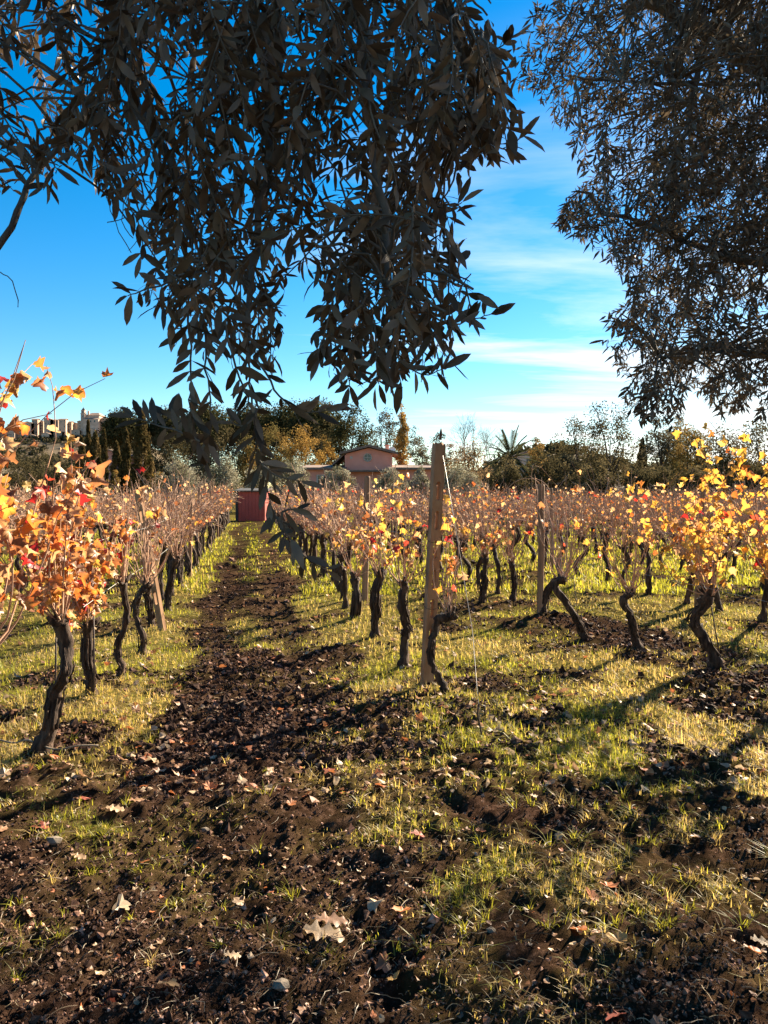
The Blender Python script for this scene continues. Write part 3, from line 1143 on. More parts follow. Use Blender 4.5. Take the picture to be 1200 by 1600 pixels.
# ------------------------------------------------------------------ posts, stakes and wires
def slotted_post_mesh(w, dp, hgt, rg, pitch=0.235, slot_w=0.036, slot_h=0.15, side_first=0.26):
    """weathered post with a column of long rounded slots right through it"""
    mb = MB()
    x0, x1 = -w / 2, w / 2
    nseg = 8
    zlist = []
    z = side_first
    while z + pitch < hgt - 0.05:
        zlist.append(z)
        z += pitch

    def slab(za, zb):
        mb.box(x0, x1, -dp / 2, dp / 2, za, zb)
    slab(-0.25, zlist[0])
    for z in zlist:
        zc = z + pitch / 2
        ang = np.linspace(0, 2 * math.pi, 17)[:-1]
        sx = np.cos(ang) * slot_w / 2
        sz = np.sin(ang) * slot_w / 2 + np.where(np.sin(ang) >= 0, 1, -1) * (slot_h - slot_w) / 2
        oc = np.maximum(np.abs(np.cos(ang)) , np.abs(np.sin(ang)))
        ox = np.cos(ang) / oc * w / 2
        oz = np.sin(ang) / oc * pitch / 2
        n = len(ang)
        Vv = []
        for yy in (-dp / 2, dp / 2):
            Vv += [(a_, yy, zc + b_) for a_, b_ in zip(ox, oz)]
            Vv += [(a_, yy, zc + b_) for a_, b_ in zip(sx, sz)]
        Ff = []
        for i in range(n):
            j = (i + 1) % n
            Ff.append((i, j, n + j, n + i))
            Ff.append((2 * n + j, 2 * n + i, 3 * n + i, 3 * n + j))
            Ff.append((n + i, n + j, 3 * n + j, 3 * n + i))
            if abs(ox[i]) > w / 2 - 1e-6 and abs(ox[j]) > w / 2 - 1e-6 and ox[i] * ox[j] > 0:
                Ff.append((j, i, 2 * n + i, 2 * n + j))
        mb.add(Vv, [Ff])
    zt = zlist[-1] + pitch
    slab(zt, hgt - 0.03)
    # broken, rounded top
    n = 5
    xs = np.linspace(x0, x1, n)
    ys = np.linspace(-dp / 2, dp / 2, 3)
    Vv = [(x_ * 1.0, y_, hgt - 0.03) for y_ in ys for x_ in xs] + [(x_ * 0.93, y_ * 0.9, hgt - 0.03 + 0.012 + 0.03 * rg.random()) for y_ in ys for x_ in xs]
    m_ = 3 * n
    Ff = []
    for j in range(2):
        for i in range(n - 1):
            a_ = m_ + j * n + i
            Ff.append((a_, a_ + 1, a_ + n + 1, a_ + n))
    for i in range(n - 1):
        Ff.append((i, i + 1, m_ + i + 1, m_ + i))
        Ff.append((2 * n + i + 1, 2 * n + i, m_ + 2 * n + i, m_ + 2 * n + i + 1))
    for j in range(2):
        Ff.append(((j + 1) * n, j * n, m_ + j * n, m_ + (j + 1) * n))
        Ff.append((j * n + n - 1, (j + 1) * n + n - 1, m_ + (j + 1) * n + n - 1, m_ + j * n + n - 1))
    mb.add(Vv, [Ff])
    return mb.mesh('shaft', [M['concrete']])


prg = np.random.default_rng(4)


def post_axis(root, base, top):
    d = Vector(tuple(np.array(top) - np.array(base)))
    return d.length, d.to_track_quat('Z', 'Y')


def slotted_post(bpx, tpx, w, dp, yaw, label):
    d = gdist(bpx[1])
    b_ = unproj(*bpx, d)
    t_ = unproj(*tpx, d)
    b_[2] = float(ground_z(b_[0], b_[1]))
    hgt = float(np.linalg.norm(t_ - b_))
    root = thing('slotted_post', label, 'post', tuple(b_))
    dirv = Vector(tuple((t_ - b_) / hgt))
    qr = Vector((0, 0, 1)).rotation_difference(dirv)
    root.rotation_euler = (qr.to_matrix() @ Matrix.Rotation(yaw, 3, 'Z')).to_euler()
    part('shaft', slotted_post_mesh(w, dp, hgt, prg), root)
    mb = MB()
    for zz_ in (0.62, 1.15):
        th = np.linspace(0, 2 * math.pi, 13)
        # tie wire round the shaft
        P = []
        for t in th:
            c_, s_ = math.cos(t), math.sin(t)
            k_ = max(abs(c_) / (w / 2 + 0.003), abs(s_) / (dp / 2 + 0.003))
            P.append((c_ / k_, s_ / k_, zz_ + 0.012 * math.sin(t)))
        mb.tube(np.array(P), 0.0022, 4, cap=False)
    part('tie_wire', mb.mesh('tie_wire', [M['metal']]), root)
    return root, b_, t_


np_root, np_b, np_t = slotted_post((667, 1083), (686, 693), 0.092, 0.062, R(22), 'tall weathered slotted post standing at the head of the row right of the path')
mb = MB()
mb.tube([(0.01, 0, 1.96), (0.012, 0, 2.02), (0.014, 0, 2.05)], [0.012, 0.011, 0.006], 7)
part('top_pin', mb.mesh('top_pin', [M['metal']], True), np_root)
slotted_post((254, 990), (216, 768), 0.08, 0.05, R(-24), 'leaning slotted post with a sunlit edge in the row left of the path')


def wood_post(bx, by, top, r, label, lean=(0, 0), d=None):
    d = d or gdist(by)
    b_ = unproj(bx, by, d)
    b_[2] = float(ground_z(b_[0], b_[1]))
    t_ = unproj(top[0], top[1], d)
    root = thing('wooden_post', label, 'post', tuple(b_))
    loc = t_ - b_
    P = np.array([loc * f for f in (-0.1, 0.0, 0.2, 0.4, 0.6, 0.8, 0.985, 1.0)])
    P[2:-2] += prg.normal(0, 0.004, (4, 3))
    mb = MB()
    mb.tube(P, np.array([1.05, 1.04, 1.02, 1.0, 0.98, 0.97, 0.95, 0.86]) * r, 12, wob=0.03, rg=prg)
    part('shaft', mb.mesh('shaft', [M['wood']], True), root)
    return root


wood_post(844, 967, (846, 757), 0.042, 'round wooden post beside the strongly leaning vine')
wood_post(570, 942, (574, 744), 0.045, 'weathered wooden post among yellow leaves, second post of the row right of the path')
wood_post(296, 905, (299, 776), 0.035, 'thin pale post, second post of the row left of the path')
wood_post(1107, 948, (1110, 800), 0.05, 'wooden post behind the dense yellow leaves at right')

# simple wooden posts further along the rows
pm = []
for k in range(3):
    mb = MB()
    P = np.array([(0, 0, -0.2), (0.004, 0, 0.3), (-0.006, 0.004, 0.8), (0.003, -0.004, 1.2), (0.006, 0.004, 1.68 + 0.08 * k), (0.006, 0.004, 1.70 + 0.08 * k)])
    mb.tube(P, [0.037, 0.037, 0.035, 0.034, 0.032, 0.027], 8, wob=0.04, rg=prg)
    pm.append(mb.mesh('post', [M['wood']], True))
for p_ in ROWS:
    a0 = {-1.14: 17.5, 1.35: 16.6, 3.75: 15.0}.get(p_, 9.0 + prg.random() * 4)
    while a0 < ROW_END:
        x_, y_ = pa2xy(p_ + prg.normal(0, 0.03), a0)
        if abs(x_) < 0.5 * y_ + 0.2 and y_ > 8:
            o = obj('wooden_post', pm[int(prg.integers(3))])
            o.location = (x_, y_, float(ground_z(x_, y_)))
            o.rotation_euler = (prg.normal(0, 0.035), prg.normal(0, 0.035), prg.random() * 6)
            tag(o, 'thin wooden trellis post along the ' + row_name(p_), 'post', 'trellis posts of the ' + row_name(p_))
        a0 += 5.2 + prg.normal(0, 0.2)

# thin rods beside vines
for (bx, by, tx, ty, r, label) in [(84, 1150, 88, 975, 0.006, 'thin dark rod standing at the nearest trunk left of the path'),
                                   (147, 1108, 146, 960, 0.007, 'thin metal rod tied to the second trunk left of the path'),
                                   (1129, 1052, 1108, 930, 0.006, 'thin dark rod leaning at the zigzag vine'),
                                   (906, 995, 896, 900, 0.004, 'thin rod standing at the strongly leaning vine')]:
    d = gdist(by)
    b_ = unproj(bx, by, d)
    b_[2] = float(ground_z(b_[0], b_[1])) - 0.05
    t_ = unproj(tx, ty, d)
    mb = MB()
    mb.tube(np.array([b_ - b_, (t_ - b_) * 0.5 + (0.003, 0, 0), t_ - b_]), r, 6)
    o = mb.build('stake', [M['metal']], None, True)
    o.location = tuple(b_)
    tag(o, label, 'stake')

# trellis wires of the rows one can see, each wire a thing
for p_ in (-1.14, 1.35, 3.75, 6.2):
    for zi, zw in enumerate((0.80, 1.22)):
        a0 = {-1.14: 5.6, 1.35: 5.95, 3.75: 4.0, 6.2: 6.5}[p_]
        P = []
        for a_ in np.arange(a0, 40, 1.3):
            x_, y_ = pa2xy(p_, a_)
            P.append((x_, y_, zw + 0.015 * math.sin(a_ * 1.2)))
        mb = MB()
        mb.tube(np.array(P), 0.0016, 4, cap=False)
        o = mb.build('trellis_wire', [M['wire']])
        tag(o, ('lower' if zi == 0 else 'upper') + ' trellis wire of the ' + row_name(p_), 'wire', 'trellis wires')
mb = MB()
w0 = unproj(692, 712, gdist(1083) - 0.06)
w1 = unproj(738, 985, gdist(1083) - 0.35)
w2 = unproj(753, 1150, gdist(1150))
mb.tube(np.array([w0, w0 * 0.6 + w1 * 0.4 + (0.004, 0, 0), w1, w1 * 0.4 + w2 * 0.6 - (0.004, 0, 0), w2]) - w2, 0.0022, 5)
o = mb.build('guy_wire', [M['wire']], None, True)
o.location = tuple(w2)
tag(o, 'slanting anchor wire running from the tall slotted post to the ground', 'wire')
mb = MB()
P = [unproj(755, 1170, gdist(1170)), unproj(752, 1145, gdist(1170)), unproj(746, 1115, gdist(1170)), unproj(748, 1100, gdist(1170)), unproj(757, 1103, gdist(1170)), unproj(758, 1118, gdist(1170))]
mb.tube(np.array(P) - P[0], 0.006, 7)
o = mb.build('anchor_hook', [M['metal']], None, True)
o.location = tuple(P[0])
tag(o, 'rusty bent anchor rod sticking out of the ground below the guy wire', 'rod')
# bent pale cane arching over the round post
mb = MB()
d = 9.6
P = np.array([unproj(*q, d) for q in [(880, 860), (866, 800), (858, 765), (845, 751), (828, 748), (810, 750), (790, 765), (770, 790)]])
mb.tube(gnarl(P, prg, 3, 0.003) - P[0], 0.005, 5)
o = mb.build('arched_cane', [M['cane']], None, True)
o.location = tuple(P[0])
tag(o, 'long pale cane arching over the round wooden post', 'cane')

# ------------------------------------------------------------------ olive trees overhead
OL_V = np.array([1.1, 1, 1]) * np.array([(0, 0, 0), (-0.085, 0.22, 0.018), (0, 0.22, 0), (0.085, 0.22, 0.018), (-0.125, 0.52, 0.022), (0, 0.52, 0.0), (0.125, 0.52, 0.022),
                 (-0.085, 0.80, 0.010), (0, 0.80, -0.015), (0.085, 0.80, 0.010), (0, 1.0, -0.045)])
OL_F3 = np.array([(0, 2, 1), (0, 3, 2), (1, 2, 5), (1, 5, 4), (2, 3, 6), (2, 6, 5), (4, 5, 8), (4, 8, 7), (5, 6, 9), (5, 9, 8), (7, 8, 10), (8, 9, 10)])
OLS_V = np.array([1.1, 1, 1]) * np.array([(0, 0, 0), (-0.115, 0.45, 0.02), (0.115, 0.45, 0.02), (0, 1, -0.03)])
OLS_F = np.array([(0, 2, 3, 1)])


def olive_shoots(rg, starts, dirs, lens, gap, leaf_len):
    """hanging leafy shoots: returns twig polylines and leaf arrays"""
    lines, LP, LD, LN, LS = [], [], [], [], []
    for s0, d0, L_ in zip(starts, dirs, lens):
        k = max(4, int(L_ / 0.04))
        P = [np.array(s0)]
        d = d0 / np.linalg.norm(d0)
        for i in range(k):
            d = d + rg.normal(0, 0.10, 3) + np.array([0, 0, -0.09])
            d /= np.linalg.norm(d)
            P.append(P[-1] + d * L_ / k)
        P = np.array(P)
        lines.append(P)
        nn = int(L_ / gap)
        side = rg.random() * 3.14
        for i in range(nn):
            t_ = (i + 0.6) / nn * (k - 0.001)
            i0 = int(t_)
            q = P[i0] + (P[i0 + 1] - P[i0]) * (t_ - i0)
            T = P[i0 + 1] - P[i0]
            T = T / np.linalg.norm(T)
            side += 1.57 + rg.normal(0, 0.3)
            A = np.cross(T, [0.3, 0.5, 0.8])
            A /= np.linalg.norm(A)
            B = np.cross(T, A)
            for sg in (1, -1):
                if rg.random() < 0.12:
                    continue
                out = (math.cos(side) * A + math.sin(side) * B) * sg
                D = out * (0.75 + 0.3 * rg.random()) + T * (0.55 + 0.4 * rg.random()) + np.array([0, 0, -0.1]) + rg.normal(0, 0.12, 3)
                LP.append(q)
                LD.append(D)
                LN.append(rg.normal(0, 0.6, 3) + T * -0.3 + np.array([0, 0, 0.8]))
                LS.append(leaf_len * (0.62 + 0.55 * rg.random()) * (0.75 if i > nn - 2 else 1))
        # terminal leaf
        LP.append(P[-1])
        LD.append(P[-1] - P[-2])
        LN.append(rg.normal(0, 1, 3))
        LS.append(leaf_len * 0.7)
    return lines, np.array(LP), np.array(LD), np.array(LN), np.array(LS)


org = np.random.default_rng(77)
# outline of the overhanging near crown as seen in the photograph
NEARPOLY = [(-500, -300), (-500, 300), (-40, 300), (60, 305), (95, 262), (128, 268), (150, 300), (215, 350), (200, 420), (192, 470), (262, 490), (272, 560), (330, 560),
            (420, 580), (440, 540), (462, 440), (502, 440), (488, 560), (545, 612), (600, 615), (700, 590), (735, 520), (770, 490), (738, 400), (700, 352), (722, 330), (690, 290),
            (745, 262), (822, 225), (800, 150), (795, 60), (745, 10), (740, -300)]
root_xy = (-2.9, 1.1)
tz = float(ground_z(*root_xy))
oroot = thing('olive_tree', 'olive tree overhanging from the left, its dark drooping branches filling the upper left', 'tree', (root_xy[0], root_xy[1], tz))
o_loc = np.array([root_xy[0], root_xy[1], tz])
mb = MB()
TP = gnarl(np.array([(0, 0, -0.1), (0.05, 0.03, 0.4), (0.0, 0.1, 0.9), (0.12, 0.12, 1.35), (0.25, 0.2, 1.75)]), org, 4, 0.02)
mb.tube(TP, np.linspace(0.26, 0.15, len(TP)) * (1 + 0.12 * np.sin(np.arange(len(TP)) * 1.7)), 14, wob=0.07, rg=org)
part('trunk', mb.mesh('trunk', [M['olive_bark']], True), oroot)
fork = TP[-1] + o_loc
limbs = []
for pts, r0, r1 in [([fork, (-2.1, 1.5, 2.6), (-1.2, 1.7, 3.15), (-0.3, 1.8, 3.2), (0.35, 1.8, 3.05)], 0.08, 0.018),
                    ([fork, (-2.0, 1.2, 2.5), (-1.0, 1.3, 2.9), (-0.35, 1.45, 2.92), (0.05, 1.6, 2.75), (0.2, 1.65, 2.45)], 0.05, 0.008),
                    ([fork, (-2.3, 1.9, 2.7), (-1.5, 2.3, 3.4), (-0.5, 2.5, 3.6), (0.4, 2.5, 3.6)], 0.08, 0.022),
                    ([unproj(-420, 800, 1.7), unproj(-120, 540, 1.72), unproj(0, 385, 1.75), unproj(48, 288, 1.8), unproj(120, 190, 1.85), unproj(200, 60, 1.9)], 0.010, 0.005),
                    ([unproj(180, 20, 1.85), unproj(200, 140, 1.85), unproj(240, 215, 1.8), unproj(290, 290, 1.75), unproj(320, 330, 1.72)], 0.016, 0.008),
                    ([unproj(560, -60, 1.75), unproj(575, 100, 1.7), unproj(590, 260, 1.62), unproj(600, 400, 1.58), unproj(612, 500, 1.56)], 0.014, 0.005),
                    ([unproj(430, -40, 1.85), unproj(430, 120, 1.8), unproj(410, 280, 1.7), unproj(395, 420, 1.62), unproj(385, 540, 1.55)], 0.013, 0.005),
                    ([unproj(690, -40, 1.9), unproj(680, 90, 1.85), unproj(700, 180, 1.8), unproj(760, 225, 1.78)], 0.010, 0.004)]:
    P = gnarl(np.array(pts), org, 4, 0.008)
    limbs.append(P)
    mb = MB()
    mb.tube(P - o_loc, np.linspace(r0, r1, len(P)), 8, wob=0.06, rg=org)
    part('branch', mb.mesh('branch', [M['olive_bark']], True), oroot)
LIMB = np.vstack(limbs)

starts, dirs, lens = [], [], []
tries = 0
while len(starts) < 440 and tries < 20000:
    tries += 1
    px, py = org.uniform(-160, 790), org.uniform(-160, 500)
    if not inpoly(np.array(px), np.array(py + 40), NEARPOLY):
        continue
    # thinner on the left than in the middle
    if px < 200 and org.random() < 0.45:
        continue
    d = 1.42 + 1.15 * org.random() ** 1.1
    if px < 200:
        d += 0.25
    starts.append(unproj(px, py, d))
    dirs.append(np.array([org.normal(0.04, 0.55), org.normal(0, 0.4), -0.62 + org.normal(0, 0.25)]))
    lens.append(org.uniform(0.16, 0.36))
lines, LP, LD, LN, LS = olive_shoots(org, starts, dirs, lens, 0.022, 0.056)
tips = LP + LD / np.linalg.norm(LD, axis=1)[:, None] * LS[:, None]
px, py, _ = proj(LP)
tx, ty, _ = proj(tips)
keep = inpoly(px, py, NEARPOLY) & (inpoly(tx, ty, NEARPOLY) | (org.random(len(tx)) < 0.25))
LP, LD, LN, LS = LP[keep], LD[keep], LN[keep], LS[keep]
twig = MB()
for P in lines:
    a_, b_, _ = proj(P)
    ok = inpoly(a_, b_, NEARPOLY)
    m_ = len(P) if ok.all() else int(np.argmin(ok))
    if m_ > 2:
        twig.tube(P[:m_] - o_loc, np.linspace(0.0024, 0.0010, m_), 4, cap=False)
    j = np.argmin(np.linalg.norm(LIMB - P[0], axis=1))
    q = LIMB[j]
    if np.linalg.norm(q - P[0]) < 0.5:
        mid = (q + P[0]) / 2 + np.array([0, 0, 0.04])
        twig.tube(gnarl(np.array([q, mid, P[0]]), org, 3, 0.004) - o_loc, np.linspace(0.0042, 0.0024, 7), 4, cap=False)
# long hanging sprays reaching below the crown, one by one
SPRAYS = [[(292, 470), (298, 560), (300, 640), (312, 700)], [(318, 480), (322, 560), (330, 640), (325, 690)], [(385, 520), (392, 600), (400, 680), (408, 730), (425, 790), (445, 840)],
          [(352, 500), (372, 590), (395, 640), (402, 700)], [(400, 560), (440, 620), (470, 645), (512, 640)], [(440, 800), (452, 840), (478, 872), (512, 892)],
          [(405, 720), (430, 742), (470, 752)], [(402, 640), (385, 665), (362, 660)], [(312, 690), (275, 672), (235, 660), (208, 650)],
          [(300, 640), (280, 660), (262, 650)], [(312, 695), (318, 720), (312, 735)], [(440, 800), (455, 795), (468, 800)], [(520, 470), (512, 520), (500, 560)], [(610, 500), (625, 560), (660, 585), (695, 575)],
          [(640, 470), (700, 505), (735, 500), (768, 490)], [(620, 430), (690, 440), (718, 420), (712, 390)], [(560, 520), (548, 570), (545, 605)], [(585, 500), (590, 560), (592, 600)],
          [(700, 175), (745, 205), (790, 235), (818, 208)], [(690, 300), (705, 322), (722, 316)], [(270, 440), (235, 450), (200, 462)], [(700, 120), (770, 80), (800, 60)], [(735, 60), (760, 120), (775, 165)],
          [(60, 230), (85, 260), (70, 290)], [(160, 250), (175, 290), (215, 345), (220, 400)]]
sl, sP, sD, sN, sS = [], [], [], [], []
for i, sp in enumerate(SPRAYS):
    d = 1.46 + 0.10 * org.random() + (0.12 if sp[0][1] < 350 else 0)
    P = gnarl(np.array([unproj(q[0], q[1], d + 0.02 * j + org.normal(0, 0.01)) for j, q in enumerate(sp)]), org, 5, 0.002)
    sl.append(P)
    twig.tube(P - o_loc, np.linspace(0.0026, 0.0010, len(P)), 5, cap=False)
    Ls = np.linalg.norm(np.diff(P, axis=0), axis=1).sum()
    nn = int(Ls / 0.019)
    side = org.random() * 3
    for k in range(nn):
        t_ = (k + 0.5) / nn * (len(P) - 1.001)
        i0 = int(t_)
        q = P[i0] + (P[i0 + 1] - P[i0]) * (t_ - i0)
        T = P[i0 + 1] - P[i0]
        T /= np.linalg.norm(T)
        A = np.cross(T, [0.1, 1.0, 0.15])
        A /= np.linalg.norm(A)
        B = np.cross(T, A)
        side += 1.57 * (org.random() < 0.5) + org.normal(0, 0.35)
        for sg in (1, -1):
            if org.random() < 0.18:
                continue
            out = (math.cos(side) * A + 0.7 * math.sin(side) * B) * sg
            sP.append(q)
            sD.append(out * (0.7 + 0.4 * org.random()) + T * (0.45 + 0.5 * org.random()) + org.normal(0, 0.12, 3) + np.array([0, 0, -0.12]))
            sN.append(np.array([0, -0.9, 0.45]) + org.normal(0, 0.55, 3))
            sS.append(0.055 * (0.65 + 0.55 * org.random()))
    sP.append(P[-1]); sD.append(P[-1] - P[-2]); sN.append(np.array([0, -1, 0.3])); sS.append(0.05)
# bare twigs against the sky at left
for sp in [[(165, 305), (178, 345), (205, 395)], [(196, 310), (190, 345), (208, 372)], [(195, 340), (180, 345), (168, 348)], [(0, 425), (20, 440), (28, 480)], [(20, 620), (-10, 560)]][:4]:
    P = np.array([unproj(q[0], q[1], 1.7) for q in sp])
    twig.tube(gnarl(P, org, 3, 0.002) - o_loc, 0.0011, 4, cap=False)
part('twigs', twig.mesh('twigs', [M['twig']], True), oroot, 'stuff')


def olive_cols(rg, n):
    t_ = rg.random((n, 1))
    c_ = np.array([0.070, 0.046, 0.024]) * (1 - t_) + np.array([0.20, 0.135, 0.080]) * t_
    br = rg.random((n, 1)) < 0.10
    return np.where(br, np.array([0.14, 0.095, 0.05]), c_)


# the leaves that show largest (the sprays) are single objects, the rest is one mass
sP, sD, sN, sS = map(np.array, (sP, sD, sN, sS))
sR = frames(sD, sN)
OLM = []
for k in range(8):
    bend = 0.13 * (k % 4) - 0.16
    lv = OL_V.copy()
    lv[:, 2] -= bend * lv[:, 1] ** 2
    lv[:, 0] *= 0.9 + 0.07 * (k % 3)
    lv[:, 0] += (0.06 * (k % 3) - 0.06) * lv[:, 1] ** 2
    OLM.append(mesh_np('olive_leaf', lv, [OL_F3], np.tile(olive_cols(org, 1)[0] * (0.8 + 0.1 * k), (len(lv), 1)), [M['olive_leaf']], True))
n_obj = min(300, len(sP))
order = org.permutation(len(sP))
for i in order[:n_obj]:
    o = bpy.data.objects.new('leaf', OLM[int(org.integers(8))])
    C.objects.link(o)
    o.parent = oroot
    mm = np.eye(4)
    mm[:3, :3] = sR[i] * sS[i]
    mm[:3, 3] = sP[i] - o_loc
    o.matrix_basis = Matrix(mm.tolist())
rest = order[n_obj:]
aP, aD, aN, aS = np.vstack([LP, sP[rest]]), np.vstack([LD, sD[rest]]), np.vstack([LN, sN[rest]]), np.concatenate([LS, sS[rest]])
vv, ff, kk_, off = [], [], [], 0
for k in range(5):
    lv = OL_V.copy()
    lv[:, 2] -= (0.16 * k - 0.22) * lv[:, 1] ** 2
    lv[:, 0] = lv[:, 0] * (0.85 + 0.09 * k) + (0.07 * k - 0.14) * lv[:, 1] ** 2
    sel = np.arange(k, len(aP), 5)
    v, f = scatter(lv, OL_F3, aP[sel] - o_loc, frames(aD[sel], aN[sel]), aS[sel])
    vv.append(v)
    ff.append(f + off)
    off += len(v)
    kk_.append(np.repeat(olive_cols(org, len(sel)), len(lv), 0))
part('foliage', mesh_np('foliage', np.vstack(vv), [np.vstack(ff)], np.vstack(kk_), [M['olive_leaf']], True), oroot, 'stuff')
print('near olive leaves', len(aP), 'sprays', len(sP))

# second olive tree, right
RPOLY = [(755, -300), (757, 0), (775, 40), (812, 70), (800, 125), (838, 150), (862, 195), (905, 190), (892, 225), (905, 262), (930, 275), (868, 330), (872, 352), (930, 385),
         (985, 440), (985, 478), (942, 478), (948, 510), (990, 530), (940, 530), (965, 560), (970, 605), (985, 655), (1052, 665), (1075, 612), (1110, 620), (1125, 645), (1160, 640), (1200, 655), (1500, 640), (2300, 500), (2300, -900), (755, -900)]
rx, ry = 4.6, 4.9
rz = float(ground_z(rx, ry))
rroot = thing('olive_tree', 'second olive tree at the right edge, with finer, greyer leaves', 'tree', (rx, ry, rz))
r_loc = np.array([rx, ry, rz])
mb = MB()
TP = gnarl(np.array([(0, 0, -0.1), (-0.06, 0.03, 0.5), (0.04, 0.1, 1.0), (-0.02, 0.05, 1.6)]), org, 4, 0.02)
mb.tube(TP, np.linspace(0.24, 0.14, len(TP)), 14, wob=0.07, rg=org)
part('trunk', mb.mesh('trunk', [M['olive_bark']], True), rroot)
fork = TP[-1] + r_loc
limbs = []
for pts, r0, r1 in [([fork, (4.1, 4.8, 2.6), (3.4, 4.7, 3.4), unproj(1200, 115, 4.6), unproj(1120, 60, 4.5), unproj(1040, 15, 4.4), unproj(960, -60, 4.3)], 0.10, 0.03),
                    ([fork, (4.2, 4.7, 2.6), (3.6, 4.4, 2.9), unproj(1280, 420, 4.2), unproj(1130, 400, 4.1), unproj(1020, 350, 4.0), unproj(940, 335, 3.9)], 0.035, 0.006),
                    ([fork, (4.1, 5.0, 2.5), unproj(1250, 560, 4.4), unproj(1120, 545, 4.2), unproj(1030, 560, 4.1)], 0.03, 0.006),
                    ([fork, (4.7, 5.3, 2.6), (4.8, 5.6, 3.8), (4.4, 5.8, 5.0)], 0.10, 0.02),
                    ([fork, (5.2, 4.9, 2.6), (5.8, 4.9, 3.6), (6.2, 5.0, 4.4)], 0.09, 0.02),
                    ([fork, (4.2, 4.4, 2.8), (3.6, 4.0, 3.6), unproj(1050, 130, 3.9), unproj(900, 120, 3.7)], 0.016, 0.005),
                    ([unproj(1105, 60, 4.4), unproj(1080, 160, 4.3), unproj(1060, 250, 4.2), unproj(1060, 330, 4.1)], 0.02, 0.006)]:
    P = gnarl(np.array(pts), org, 4, 0.012)
    limbs.append(P)
    mb = MB()
    mb.tube(P - r_loc, np.linspace(r0, r1, len(P)), 8, wob=0.06, rg=org)
    part('branch', mb.mesh('branch', [M['olive_bark']], True), rroot)
LIMB = np.vstack(limbs)
starts, dirs, lens = [], [], []
tries = 0
while len(starts) < 1950 and tries < 60000:
    tries += 1
    d = 3.3 + 2.9 * org.random()
    pxr = org.uniform(760, 1480 if org.random() < 0.8 else 1900)
    pyr = org.uniform(-420, 600)
    if not inpoly(np.array(pxr), np.array(pyr + 10), RPOLY):
        continue
    q = unproj(pxr, pyr, d)
    # crown: an uneven dome round the trunk
    if ((q[0] - 4.3) / 3.3) ** 2 + ((q[1] - 4.8) / 1.9) ** 2 + ((q[2] - 3.4) / 2.2) ** 2 > 1.25:
        continue
    if fbm(np.array(pxr / 90.0), np.array(pyr / 90.0), 123, 2) < 0.34 and org.random() < 0.75:
        continue
    starts.append(q)
    dirs.append(np.array([org.normal(-0.25, 0.6), org.normal(-0.1, 0.6), -0.25 + org.normal(0, 0.5)]))
    lens.append(org.uniform(0.2, 0.5))
for sp in [(962, 545), (985, 600), (1010, 612), (1040, 625), (948, 480), (945, 525), (880, 335), (868, 335), (1000, 640), (1120, 640), (1150, 630), (860, 240), (880, 250), (1180, 640), (1030, 640)]:
    for k in range(2):
        starts.append(unproj(sp[0] + 25, sp[1] - 35, 3.6 + 0.3 * org.random()))
        dirs.append(np.array([-0.3 + org.normal(0, 0.2), 0, -0.6]))
        lens.append(0.28)
lines, LP, LD, LN, LS = olive_shoots(org, starts, dirs, lens, 0.020, 0.066)
px, py, _ = proj(LP)
keep = inpoly(px, py, RPOLY)
LP, LD, LN, LS = LP[keep], LD[keep], LN[keep], LS[keep]
twig = MB()
for P in lines:
    a_, b_, _ = proj(P)
    ok = inpoly(a_, b_, RPOLY)
    m_ = len(P) if ok.all() else int(np.argmin(ok))
    if m_ > 2:
        twig.tube(P[:m_:2] - r_loc, 0.0022, 3, cap=False)
    j = np.argmin(np.linalg.norm(LIMB - P[0], axis=1))
    if np.linalg.norm(LIMB[j] - P[0]) < 0.9:
        twig.tube(gnarl(np.array([LIMB[j], (LIMB[j] + P[0]) / 2 + np.array([0, 0, 0.05]), P[0]]), org, 2, 0.006) - r_loc, np.linspace(0.006, 0.0026, 5), 4, cap=False)
part('twigs', twig.mesh('twigs', [M['twig']], True), rroot, 'stuff')
# nearest leaves as objects
dist = np.linalg.norm(LP - np.array([0, 0, CAM_Z]), axis=1)
pxk, pyk, _ = proj(LP)
infr = (pxk > 0) & (pxk < 1200) & (pyk > 0)
order = np.argsort(np.where(infr, dist, 99))
RM = frames(LD, LN)
for i in order[:300]:
    o = bpy.data.objects.new('leaf', OLM[int(org.integers(8))])
    C.objects.link(o)
    o.parent = rroot
    mm = np.eye(4)
    mm[:3, :3] = RM[i] * LS[i]
    mm[:3, 3] = LP[i] - r_loc
    o.matrix_basis = Matrix(mm.tolist())
rest = order[300:]
v, f = scatter(OLS_V, OLS_F, LP[rest] - r_loc, RM[rest], LS[rest])
part('foliage', mesh_np('foliage', v, [f], np.repeat(olive_cols(org, len(rest)) * np.array([0.95, 1.06, 1.22]), 4, 0), [M['olive_leaf']]), rroot, 'stuff')
print('right olive leaves', len(LP))


